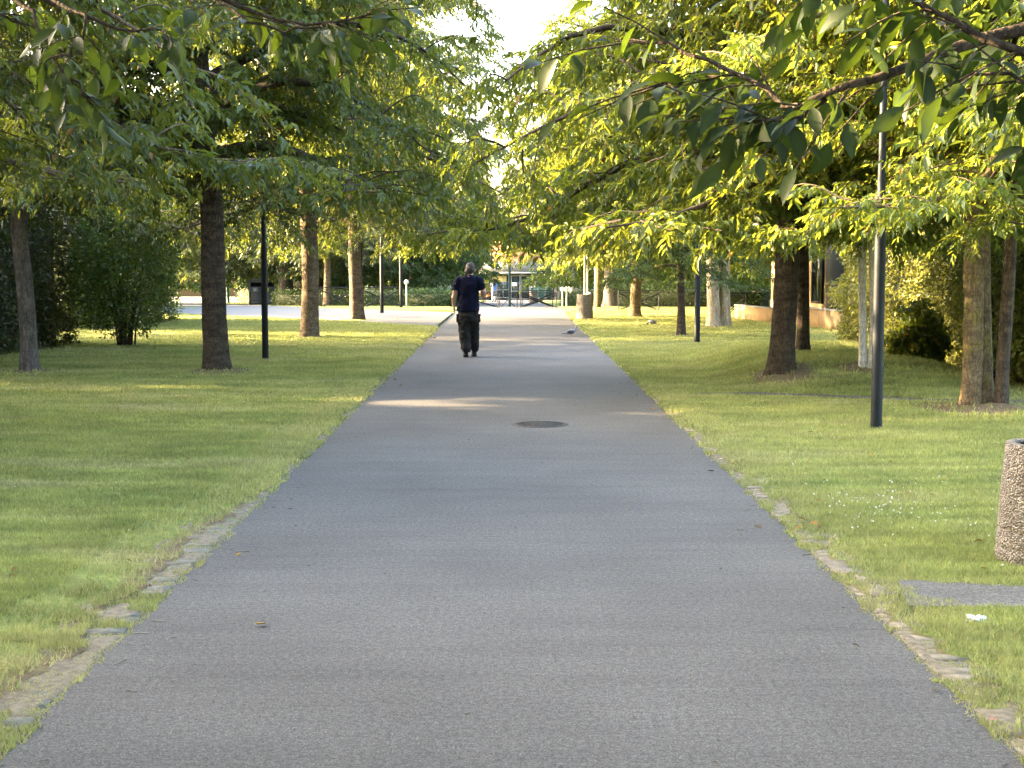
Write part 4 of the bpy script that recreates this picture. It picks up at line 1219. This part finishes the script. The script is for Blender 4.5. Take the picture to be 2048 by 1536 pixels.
tag(b.build("grit", M['sett']), "crumbs of grit and twig scattered over the asphalt", "grit", kind="stuff")
rs = np.random.RandomState(44)      # leaf litter on the lawns
n = 420
cx = rs.choice((-1, 1), n) * (1.3 + rs.gamma(1.6, 1.5, n)); cy = rs.uniform(5, 34, n)
for q_ in range(0, n, 3):
    hx, hy, hr = holes[rs.randint(len(holes))]
    cx[q_], cy[q_] = hx + rs.normal(0, .8), hy + rs.normal(0, .9)
ok = (cy < 45) & (cy > 4.5) & (np.abs(cx) < 9)
cx, cy = cx[ok], cy[ok]; n = len(cx)
D_ = rs.normal(0, 1, (n, 3)); D_[:, 2] *= .15; Nn = rs.normal(0, .35, (n, 3)); Nn[:, 2] += 1
L_ = rs.uniform(.035, .075, n)
b = MB(); leaves(b, np.stack([cx, cy, tz(cx, cy) + np.where(np.abs(cx) > 1.8, .045, .008)], 1), D_, Nn, L_, L_ * .45, rs.rand(n), 0, True, .25, .4)
tag(b.build("fallen_leaves", leafmat("dry_fallen_leaf", [(0, (.10, .06, .03)), (.5, (.22, .14, .05)), (.8, (.40, .27, .06)), (1, (.16, .17, .04))], .15, (.4, .25, .05), .8, .1)), "scattered dry brown and yellow leaves on the lawns", "fallen leaves", kind="stuff")
p = G(1956, 1252)
bm = bmesh.new(); bmesh.ops.create_icosphere(bm, subdivisions=4, radius=.042)
for v in bm.verts:
    c_ = v.co.copy()
    k_ = 1 + .9 * mnoise.noise(c_ * 38) + .12 * mnoise.noise(c_ * 95)
    v.co = Vector((c_.x * 1.25 * k_, c_.y * .75 * k_, c_.z * .55 * k_))
me = bpy.data.meshes.new("crumpled_tissue"); bm.to_mesh(me); bm.free(); me.materials.append(M['paper'])
o = put("crumpled_tissue", me)
o.location = (p[0], p[1], .025); o.rotation_euler = (.1, .25, .5)
tag(o, "crumpled white tissue lying in the grass at lower right", "litter")

# ------------------------------------------------------------------ people
def fuse(name, mb, mat, parent, voxel=.008, smooth=2):
    o = mb.build(name, mat, parent, smooth=True)
    m = o.modifiers.new("remesh", 'REMESH'); m.mode = 'VOXEL'; m.voxel_size = voxel; m.use_smooth_shade = True
    m2 = o.modifiers.new("smooth", 'SMOOTH'); m2.iterations = smooth; m2.factor = .5
    return o
def loft(b, rings, k=20):
    """rings: (x, y, z, rx, ry)"""
    a = np.arange(k) * 2 * math.pi / k; V = []
    for x, y, z, rx, ry in rings: V.append(np.stack([x + rx * np.cos(a), y + ry * np.sin(a), np.full(k, z)], 1))
    n = len(rings); j = np.arange(k); j2 = (j + 1) % k
    f = np.concatenate([np.stack([i*k+j, i*k+j2, (i+1)*k+j2, (i+1)*k+j], 1) for i in range(n-1)])
    up = rings[-1][2] > rings[0][2]
    b.add(np.concatenate(V), f if up else f[:, ::-1])
    for q, fl in ((0, up), (n - 1, not up)):
        c = np.array([rings[q][:3]]); ff = np.stack([j, j2, np.full(k, k)], 1)
        b.add(np.concatenate([V[q], c]), ff[:, ::-1] if fl else ff)
    return b
def ball(b, c, r):
    pr = [(math.sin(a), -math.cos(a)) for a in np.linspace(0.02, math.pi - .02, 10)]
    k = 14; a = np.arange(k) * 2 * math.pi / k
    V = np.concatenate([np.stack([c[0] + q[0]*r[0]*np.cos(a), c[1] + q[0]*r[1]*np.sin(a), np.full(k, c[2] + q[1]*r[2])], 1) for q in pr])
    j = np.arange(k); j2 = (j + 1) % k
    b.add(V, np.concatenate([np.stack([i*k+j, i*k+j2, (i+1)*k+j2, (i+1)*k+j], 1) for i in range(9)]))
    b.add(np.concatenate([V[:k], [[c[0], c[1], c[2] - r[2]]]]), np.stack([j2, j, np.full(k, k)], 1))
    b.add(np.concatenate([V[-k:], [[c[0], c[1], c[2] + r[2]]]]), np.stack([j, j2, np.full(k, k)], 1))

p = G(936, 714)
man = thing("person", "man seen from behind walking away in a navy t-shirt and black cargo trousers", "person", (p[0], p[1], 0), R(2))
zx = lambda a: (a - 350) * .001235
zz = lambda a: (1440 - a) * .001235
b = MB()
# head with face, turned slightly down and right
hx = zx(385)
ball(b, (hx, .045, zz(205)), (.076, .098, .108))
ball(b, (hx + .004, .085, zz(238)), (.052, .062, .055))
ball(b, (hx + .006, .145, zz(216)), (.013, .02, .02))          # nose
for s in (-1, 1): ball(b, (hx + s * .078, .045, zz(215)), (.012, .022, .032)); ball(b, (hx + s * .03, .128, zz(203)), (.014, .01, .009))
ball(b, (hx + .005, .135, zz(243)), (.024, .012, .008))
b.tube([(hx, .03, zz(235)), (zx(375), .015, zz(290)), (zx(365), .0, zz(330))], (.055, .06, .085), 16)
loft(b, [(zx(358), .0, zz(820), .15, .10), (zx(358), .0, zz(700), .155, .10), (zx(358), 0, zz(500), .16, .10), (zx(360), 0, zz(380), .17, .09), (zx(362), 0, zz(310), .10, .065)])
# left arm hanging (viewer's left)
b.tube([(zx(215), 0, zz(350)), (zx(185), -.01, zz(440)), (zx(166), -.015, zz(560)), (zx(152), -.01, zz(600)), (zx(152), .01, zz(660)), (zx(152), .03, zz(725))], (.06, .052, .046, .043, .034, .024), 14)
ball(b, (zx(153), .035, zz(752)), (.021, .038, .045))
for i, (dy, ln) in enumerate(((.066, .066), (.044, .075), (.022, .070), (.002, .055))):
    x0 = zx(153); z0 = zz(775)
    b.tube([(x0, dy, z0), (x0 + .006, dy + .004, z0 - ln * .5), (x0 + .02, dy + .006, z0 - ln * .95)], (.009, .0085, .007), 8)
b.tube([(zx(158), .06, zz(735)), (zx(165), .085, zz(762)), (zx(168), .09, zz(785))], (.012, .010, .008), 8)
# right arm, elbow bent, forearm reaching forward
b.tube([(zx(505), 0, zz(355)), (zx(540), -.02, zz(440)), (zx(572), -.035, zz(525)), (zx(576), .0, zz(572)), (zx(545), .12, zz(545)), (zx(520), .23, zz(520))], (.06, .052, .048, .046, .036, .026), 14)
ball(b, (zx(512), .27, zz(508)), (.036, .044, .022))
for i, (dx, ln) in enumerate(((-.03, .055), (-.01, .068), (.01, .072), (.03, .062))):
    x0 = zx(508) + dx
    b.tube([(x0, .295, zz(503)), (x0 - .004, .325, zz(492)), (x0 - .012, .33, zz(470))], (.009, .0085, .007), 8)
b.tube([(zx(500), .25, zz(500)), (zx(488), .275, zz(485)), (zx(484), .29, zz(468))], (.012, .010, .008), 8)
# legs
b.tube([(zx(290), 0, zz(820)), (zx(300), .0, zz(1000)), (zx(318), -.03, zz(1200)), (zx(325), -.05, zz(1370)), (zx(325), -.05, zz(1405))], (.09, .078, .055, .04, .04), 14)
b.tube([(zx(430), 0, zz(820)), (zx(435), .05, zz(1000)), (zx(440), .1, zz(1200)), (zx(440), .12, zz(1350)), (zx(437), .12, zz(1395))], (.09, .078, .055, .04, .04), 14)
fuse("body", b, M['skin'], man, .006, 1)
# hair: cap + low pony tail falling to the left
b = MB()
ball(b, (hx - .002, .028, zz(192)), (.086, .098, .108))
ball(b, (hx - .01, -.035, zz(215)), (.072, .045, .075))
b.tube([(hx - .035, -.05, zz(205)), (hx - .055, -.07, zz(240)), (hx - .06, -.075, zz(275)), (hx - .065, -.07, zz(300))], (.036, .034, .024, .010), 10)
ball(b, (zx(325), .0, zz(235)), (.026, .05, .055))
hh = fuse("hair", b, M['hair'], man, .006, 1)
d_ = hh.modifiers.new("d", 'DISPLACE'); tx = bpy.data.textures.new("strands", 'CLOUDS'); tx.noise_scale = .02; d_.texture = tx; d_.strength = .012; d_.mid_level = .5
# t-shirt
b = MB()
loft(b, [(zx(352), .0, zz(797), .200, .130), (zx(352), .0, zz(780), .203, .133), (zx(353), 0, zz(700), .196, .130), (zx(354), 0, zz(600), .188, .128), (zx(355), 0, zz(500), .188, .13), (zx(358), 0, zz(420), .200, .128),
         (zx(360), 0, zz(360), .198, .112), (zx(362), 0, zz(325), .165, .095), (zx(366), .005, zz(302), .11, .082), (zx(370), .01, zz(286), .075, .07)], 28)
b.tube([(zx(265), 0, zz(338)), (zx(215), -.005, zz(362)), (zx(188), -.01, zz(430)), (zx(177), -.012, zz(500))], (.062, .076, .072, .072), 18)
b.tube([(zx(455), 0, zz(338)), (zx(508), -.005, zz(362)), (zx(535), -.02, zz(430)), (zx(550), -.025, zz(497))], (.062, .076, .072, .070), 18)
sh = fuse("t_shirt", b, M['navy'], man, .008, 2)
def folds(o, sc, st):
    d_ = o.modifiers.new("folds", 'DISPLACE'); tx = bpy.data.textures.new("folds", 'CLOUDS'); tx.noise_scale = sc; d_.texture = tx; d_.strength = st; d_.mid_level = .5
folds(sh, .13, .035)
MB().box((zx(168), -.088, zz(412)), (zx(176), -.082, zz(402))).build("sleeve_badge", M['paper'], man)
# trousers
b = MB()
loft(b, [(zx(352), 0, zz(930), .165, .13), (zx(352), 0, zz(860), .185, .135), (zx(352), 0, zz(780), .175, .12)], 24)
b.tube([(zx(290), 0, zz(850)), (zx(292), .0, zz(950)), (zx(300), -.005, zz(1050)), (zx(312), -.02, zz(1180)), (zx(326), -.04, zz(1310)), (zx(330), -.045, zz(1368))], (.108, .108, .105, .098, .090, .070), 20)
b.tube([(zx(425), 0, zz(850)), (zx(432), .02, zz(950)), (zx(437), .045, zz(1050)), (zx(440), .08, zz(1180)), (zx(447), .105, zz(1310)), (zx(447), .115, zz(1362))], (.105, .104, .092, .086, .078, .062), 20)
b.box((zx(190), -.06, zz(945)), (zx(225), .07, zz(830))); b.box((zx(495), -.05, zz(950)), (zx(527), .08, zz(840)))
tr_ = fuse("trousers", b, M['charcoal'], man, .009, 2); folds(tr_, .09, .04)
for (fx, fy, sz, out) in ((320, -.05, 1445, -.35), (437, .12, 1418, .1)):
    b = MB()
    x, y = zx(fx), fy
    loft(b, [(x, y + .05, 0 if fx < 400 else .0, .045, .135), (x, y + .05, .03, .047, .14), (x, y + .035, .06, .043, .11), (x, y + .0, .10, .042, .062), (x, y, .14, .045, .05)], 16)
    s_ = fuse("shoe", b, M['shoe'], man, .006, 1)
    s_.rotation_euler = (0, 0, 0)
t = None
ph = P(0, 0, 1)
man_phone = MB().box((-.036, -.004, -.07), (.036, .004, .07)).build("phone", M['glass'])
man_phone.location = (p[0] + zx(506), p[1] + .312, zz(475)); man_phone.rotation_euler = (R(-35), 0, 0)
tag(man_phone, "dark phone held in the walking man's right hand", "phone")

# far woman
q = P(988, 557, 100); z0 = T(q.x, 100)
wm = thing("person", "long-haired woman in a light blue top walking far away near the doors", "person", (q.x, 100, z0))
b = MB()
ball(b, (0, .02, 1.50), (.07, .09, .11)); b.tube([(0, .01, 1.42), (0, 0, 1.30)], (.045, .08), 12)
loft(b, [(0, 0, .80, .14, .1), (0, 0, 1.0, .12, .09), (0, 0, 1.28, .16, .09), (0, 0, 1.36, .08, .06)])
for s in (-1, 1):
    b.tube([(s * .17, 0, 1.30), (s * .20, -.01, 1.05), (s * .21, .05, .80)], (.045, .038, .025), 10); ball(b, (s * .21, .06, .73), (.02, .035, .05))
    for k in range(4): b.tube([(s * .21, .035 + .018 * k, .70), (s * .205, .04 + .018 * k, .63)], (.009, .006), 6)
    b.tube([(s * .08, 0, .82), (s * .09, s * .05, .45), (s * .09, s * .1, .08)], (.08, .055, .035), 12)
fuse("body", b, M['skin'], wm, .01, 1)
b = MB(); ball(b, (0, .0, 1.51), (.095, .105, .115)); b.tube([(0, -.04, 1.5), (0, -.09, 1.32), (0, -.11, 1.12)], (.09, .13, .10), 14); fuse("hair", b, M['hair_black'], wm, .012, 1)
b = MB(); loft(b, [(0, 0, .78, .20, .14), (0, 0, 1.0, .17, .125), (0, 0, 1.25, .19, .115), (0, 0, 1.36, .11, .08)])
for s in (-1, 1): b.tube([(s * .15, 0, 1.31), (s * .21, -.01, 1.05)], (.065, .06), 12)
fuse("blouse", b, M['denim'], wm, .012, 1)
b = MB(); loft(b, [(0, 0, .62, .17, .13), (0, 0, .84, .18, .13)])
for s in (-1, 1): b.tube([(s * .085, 0, .8), (s * .09, s * .05, .45), (s * .09, s * .1, .12)], (.10, .085, .075), 12)
fuse("trousers", b, M['pale_skirt'], wm, .012, 1)
for s in (-1, 1):
    b = MB(); loft(b, [(s * .09, s * .1 + .04, 0, .04, .11), (s * .09, s * .1 + .03, .05, .04, .09), (s * .09, s * .1, .10, .035, .04)]); fuse("shoe", b, M['shoe'], wm, .01, 1)
bg = MB(); bg.box((-.13, -.05, 0), (.13, .05, .26)); bg.tube([(-.1, 0, .26), (0, 0, .42), (.1, 0, .26)], .012, 6)
o = bg.build("bag", M['orange']); o.location = (q.x - .42, 99.8, z0 + .32); tag(o, "orange bag at the side of the far woman", "bag")

# ------------------------------------------------------------------ pigeons
def pigeon(label, px, py, sc, rz, peck, mats):
    p = G(px, py); t = thing("pigeon", label, "pigeon", (p[0], p[1], p[2] + (.02 if peck else 0)), rz, "pigeons by the path")
    b = MB()
    pts = [(-.17, 0, .075), (-.12, 0, .085), (-.06, 0, .105), (0, 0, .115), (.055, 0, .13)]
    rr = (.010, .026, .052, .062, .045)
    if peck: pts += [(.10, 0, .10), (.125, 0, .06)]; rr2 = rr + (.028, .022)
    else: pts += [(.085, 0, .165), (.095, 0, .20)]; rr2 = rr + (.028, .022)
    b.tube(pts, rr2, 12)
    hd = (.135, 0, .045) if peck else (.10, 0, .212)
    ball(b, hd, (.027, .022, .023))
    fuse("body", b, M[mats[0]], t, .006, 2)
    w = MB()
    for s in (-1, 1): ball(w, (-.03, s * .045, .112), (.085, .016, .036))
    w.box((-.24, -.022, .068), (-.12, .022, .078)); fuse("wings", w, M[mats[1]], t, .006, 1)
    k = MB(); bd = (.022, 0, -.022) if peck else (.035, 0, -.006)
    k.tube([hd, (hd[0] + bd[0] * 1.5, 0, hd[2] + bd[2] * 1.5)], (.007, .002), 6); k.build("beak", M['beak'], t)
    for s in (-1, 1):
        l = MB(); l.tube([(0.0, s * .025, .07), (.004, s * .025, .005)], (.006, .004), 6)
        for a in (-.5, 0, .5): l.tube([(.004, s * .025, .004), (.03 * math.cos(a), s * .025 + .03 * math.sin(a), .003)], (.003, .002), 5)
        l.build("leg", M['foot'], t)
    t.scale = (sc, sc, sc)
    return t
pigeon("grey pigeon standing on the right edge of the asphalt path", 1143, 673, .95, R(5), False, ('feather', 'feather_dark'))
pigeon("dark pigeon pecking in the sunlit grass right of the far litter bin", 1303, 653, .9, R(150), True, ('feather_dark', 'feather_dark'))

# ------------------------------------------------------------------ buildings
def rect(b, x0, x1, z0, z1, y0, y1, mat=0): return b.box((x0, y0, z0), (x1, y1, z1), mat)
YF = 135.0; F = lambda px, py: P(px, py, YF)
zg = T(0, YF)
t = thing("entrance_building", "grey single-storey building with glazed double doors at the end of the path", "building", (0, YF, zg))
fx = lambda px: F(px, 500).x
fz = lambda py: F(1024, py).z - zg
b = MB(); rect(b, fx(930), fx(1190), fz(547), fz(524), -.4, 8); b.build("fascia_wall", M['wall_grey'], t)
MB().box((fx(930), -.46, fz(547)), (fx(1190), -.402, fz(544))).build("trim", M['fascia'], t)
b = MB(); rect(b, fx(930), fx(979), -.1, fz(547.2), 0, 8); rect(b, fx(979), fx(1108), -.1, fz(547.2), .5, 8); rect(b, fx(1108), fx(1190), -.1, fz(547.2), 0, 8); b.build("wall", M['wall_grey'], t)
ly = []
pr = [(.30 * math.sin(a), -.30 * math.cos(a)) for a in np.linspace(.01, math.pi - .01, 10)]
o = MB().lathe(pr, 16).build("wall_lamp", M['white'], t, smooth=True); o.location = (fx(1002), -.55, fz(534))
def window(x0, x1, z0, z1, glass, nx, nz, extra=None, name="window"):
    f_ = MB(); w = .07
    rect(f_, x0, x1, z0, z0 + w, .40, .48); rect(f_, x0, x1, z1 - w, z1, .40, .48)
    for k in range(nx + 1):
        xx = x0 + (x1 - x0 - w) * k / nx; rect(f_, xx, xx + w, z0 + w, z1 - w, .402, .478)
    for k in range(1, nz): zz_ = z0 + (z1 - z0) * k / nz; rect(f_, x0 + w, x1 - w, zz_, zz_ + w * .7, .41, .47)
    fo = f_.build(name, M['frame'], t)
    MB().box((x0 + .02, .485, z0 + .02), (x1 - .02, .495, z1 - .02)).build("pane", glass, fo)
    return fo
w1 = window(fx(981), fx(1019), fz(596), fz(549), M['glass'], 3, 3)
MB().box((fx(984), .43, fz(565)), (fx(1013), .45, fz(552))).build("curtain", M['curtain'], w1)
for a, c in ((1022, 1040.5), (1041.5, 1060)):
    dr = window(fx(a), fx(c), fz(599), fz(551), M['glass'], 1, 3, name="door")
    MB().box((fx(1038 if a == 1022 else 1043.2), .33, fz(570)), (fx(1039 if a == 1022 else 1044.2), .39, fz(563))).build("handle", M['frame'], dr)
MB().box((fx(1024), .38, fz(572)), (fx(1034), .395, fz(565))).build("notice", M['paper'], t)
w2 = window(fx(1061), fx(1106), fz(597), fz(550), M['glass_teal'], 3, 3)
MB().box((fx(1062), .36, fz(575)), (fx(1071), .39, fz(558))).build("poster", M['paper'], w2)
MB().box((fx(1089), .36, fz(575)), (fx(1099), .39, fz(562))).build("poster", M['paper'], w2)
Y2 = 150.0; q0 = P(985, 530, Y2); q1 = P(1120, 497, Y2)
t = thing("brick_building", "orange brick building with a white-framed window rising behind the entrance building", "building", (q0.x, Y2, T(0, Y2)))
zb_ = T(0, Y2)
MB().box((0, 0, 0), (q1.x - q0.x, 8, P(0, 470, Y2).z - zb_)).build("wall", M['brick'], t)
wx = P(1004, 490, Y2).x - q0.x; wx1 = P(1018, 490, Y2).x - q0.x
f_ = MB(); za, zc = P(0, 498, Y2).z - zb_, P(0, 480, Y2).z - zb_
for a_ in (wx, (wx + wx1) / 2, wx1): f_.box((a_ - .05, -.06, za), (a_ + .05, -.01, zc))
f_.box((wx - .05, -.062, zc), (wx1 + .05, -.008, zc + .12)).box((wx - .05, -.062, za - .12), (wx1 + .05, -.008, za))
fo = f_.build("window", M['white'], t); MB().box((wx, -.02, za), (wx1, -.004, zc)).build("pane", M['glass'], fo)
f_ = MB(); zr = P(0, 514, Y2).z - zb_
for k in range(16): f_.box((k * .35, -.5, zr - .9), (k * .35 + .03, -.47, zr))
f_.box((0, -.51, zr), (5.6, -.46, zr + .05)); f_.build("railing", M['black'], t)
MB().box((0, -.6, zr - 1.05), (q1.x - q0.x, -.003, zr - .92)).build("balcony_slab", M['fascia'], t)

# grey and white blocks behind the trunks
t = thing("low_grey_building", "long grey building glimpsed between the far trunks on the right", "building", (5.2, 118, T(5, 118)))
MB().box((0, 0, 0), (26, 8, 5.2)).build("wall", M['wall_grey'], t)
MB().box((-.2, -.3, 5.2), (26.2, 8.2, 5.45)).build("roof", M['fascia'], t)
for k in range(9):
    f_ = MB(); x = .8 + k * 2.8
    for a_ in (x, x + 1.55): f_.box((a_, -.06, .9), (a_ + .08, -.004, 3.2))
    f_.box((x + .08, -.06, .9), (x + 1.55, -.004, .98)).box((x + .08, -.06, 3.12), (x + 1.55, -.004, 3.2))
    fo = f_.build("window", M['frame'], t); MB().box((x + .08, -.03, .98), (x + 1.55, -.006, 3.12)).build("pane", M['glass'], fo)
t = thing("white_building", "white low building glimpsed behind the grey forked tree on the left", "building", (-20, 112, T(-10, 112)))
MB().box((0, 0, 0), (15.2, 8, 4.6)).build("wall", M['wall_white'], t)
MB().box((-.2, -.3, 4.6), (15.4, 8.2, 4.8)).build("roof", M['fascia'], t)
for k in range(5):
    f_ = MB(); x = .6 + k * 2.9
    for a_ in (x, x + 1.6): f_.box((a_, -.06, .9), (a_ + .08, -.004, 2.9))
    f_.box((x + .08, -.06, .9), (x + 1.6, -.004, .98)).box((x + .08, -.06, 2.82), (x + 1.6, -.004, 2.9))
    fo = f_.build("window", M['frame'], t); MB().box((x + .08, -.03, .98), (x + 1.6, -.006, 2.82)).build("pane", M['glass'], fo)

# slate roofed house glimpsed at upper left
q = P(150, 330, 62)
t = thing("slate_roof_house", "white house with a slate roof glimpsed through the upper left foliage", "building", (q.x - 6.6, 62, T(0, 62)))
e = q.z - T(0, 62)
MB().box((0, 0, 0), (9, 7, e)).build("wall", M['wall_white'], t)
v = [(-.4, -.4, e), (9.4, -.4, e), (9.4, 7.4, e), (-.4, 7.4, e), (-.4, 3.5, e + 2.4), (9.4, 3.5, e + 2.4)]
MB().add(v, [(0, 1, 5, 4), (2, 3, 4, 5)]).add(v, [(0, 4, 3), (1, 2, 5)]).add(v, [(0, 3, 2, 1)]).build("roof", M['roof'], t)
for k in range(3):
    f_ = MB(); x = 1.2 + k * 2.8
    for a_ in (x, x + .95): f_.box((a_, -.06, e - 2), (a_ + .07, -.004, e - .7))
    f_.box((x + .07, -.06, e - 2), (x + .95, -.004, e - 1.93)).box((x + .07, -.06, e - .77), (x + .95, -.004, e - .7))
    fo = f_.build("window", M['frame'], t); MB().box((x + .07, -.03, e - 1.93), (x + .95, -.006, e - .77)).build("pane", M['glass'], fo)

# beige building and low board-marked wall on the right
A_ = np.array(G(1484, 641)[:2]); B_ = np.array(G(1677, 664)[:2])
u = B_ - A_; Lw = np.linalg.norm(u); u /= Lw; ang = math.atan2(u[1], u[0])
t = thing("low_wall", "low board-marked concrete wall in front of the beige building", "wall", (A_[0], A_[1], -.02), ang)
MB().box((-.6, 0, 0), (Lw * .42, .18, .42)).box((Lw * .60, 0, 0), (Lw, .18, .50)).build("wall", M['boards'], t)
MB().box((-.62, -.02, .42), (Lw * .42 + .02, .20, .445)).box((Lw * .60 - .02, -.02, .50), (Lw + .02, .20, .525)).build("coping", M['fascia'], t)
t = thing("beige_building", "low beige rendered building with dark windows behind the right lawn", "building", (A_[0] + .5, A_[1] + .5, 0), ang)
b = MB(); b.box((-2, 1.2, -.1), (14, 8, 3.3)); b.build("wall", M['render'], t)
MB().box((-2.3, .8, 3.3), (14.3, 8.3, 3.55)).build("roof", M['fascia'], t)
for k, (x, w_) in enumerate(((-.3, 1.0), (1.1, .7), (4.6, 1.5), (7.5, 1.5), (10.5, 1.5))):
    f_ = MB()
    for a_ in (x, x + w_ - .06): f_.box((a_, 1.13, .5), (a_ + .06, 1.195, 2.3))
    f_.box((x + .06, 1.13, .5), (x + w_ - .06, 1.195, .56)).box((x + .06, 1.13, 2.24), (x + w_ - .06, 1.195, 2.3))
    fo = f_.build("window", M['black'], t); MB().box((x + .06, 1.16, .56), (x + w_ - .06, 1.19, 2.24)).build("pane", M['glass'], fo)
MB().box((2.6, .9, -.1), (3.2, 1.19, 3.29)).build("column", M['wall_grey'], t)
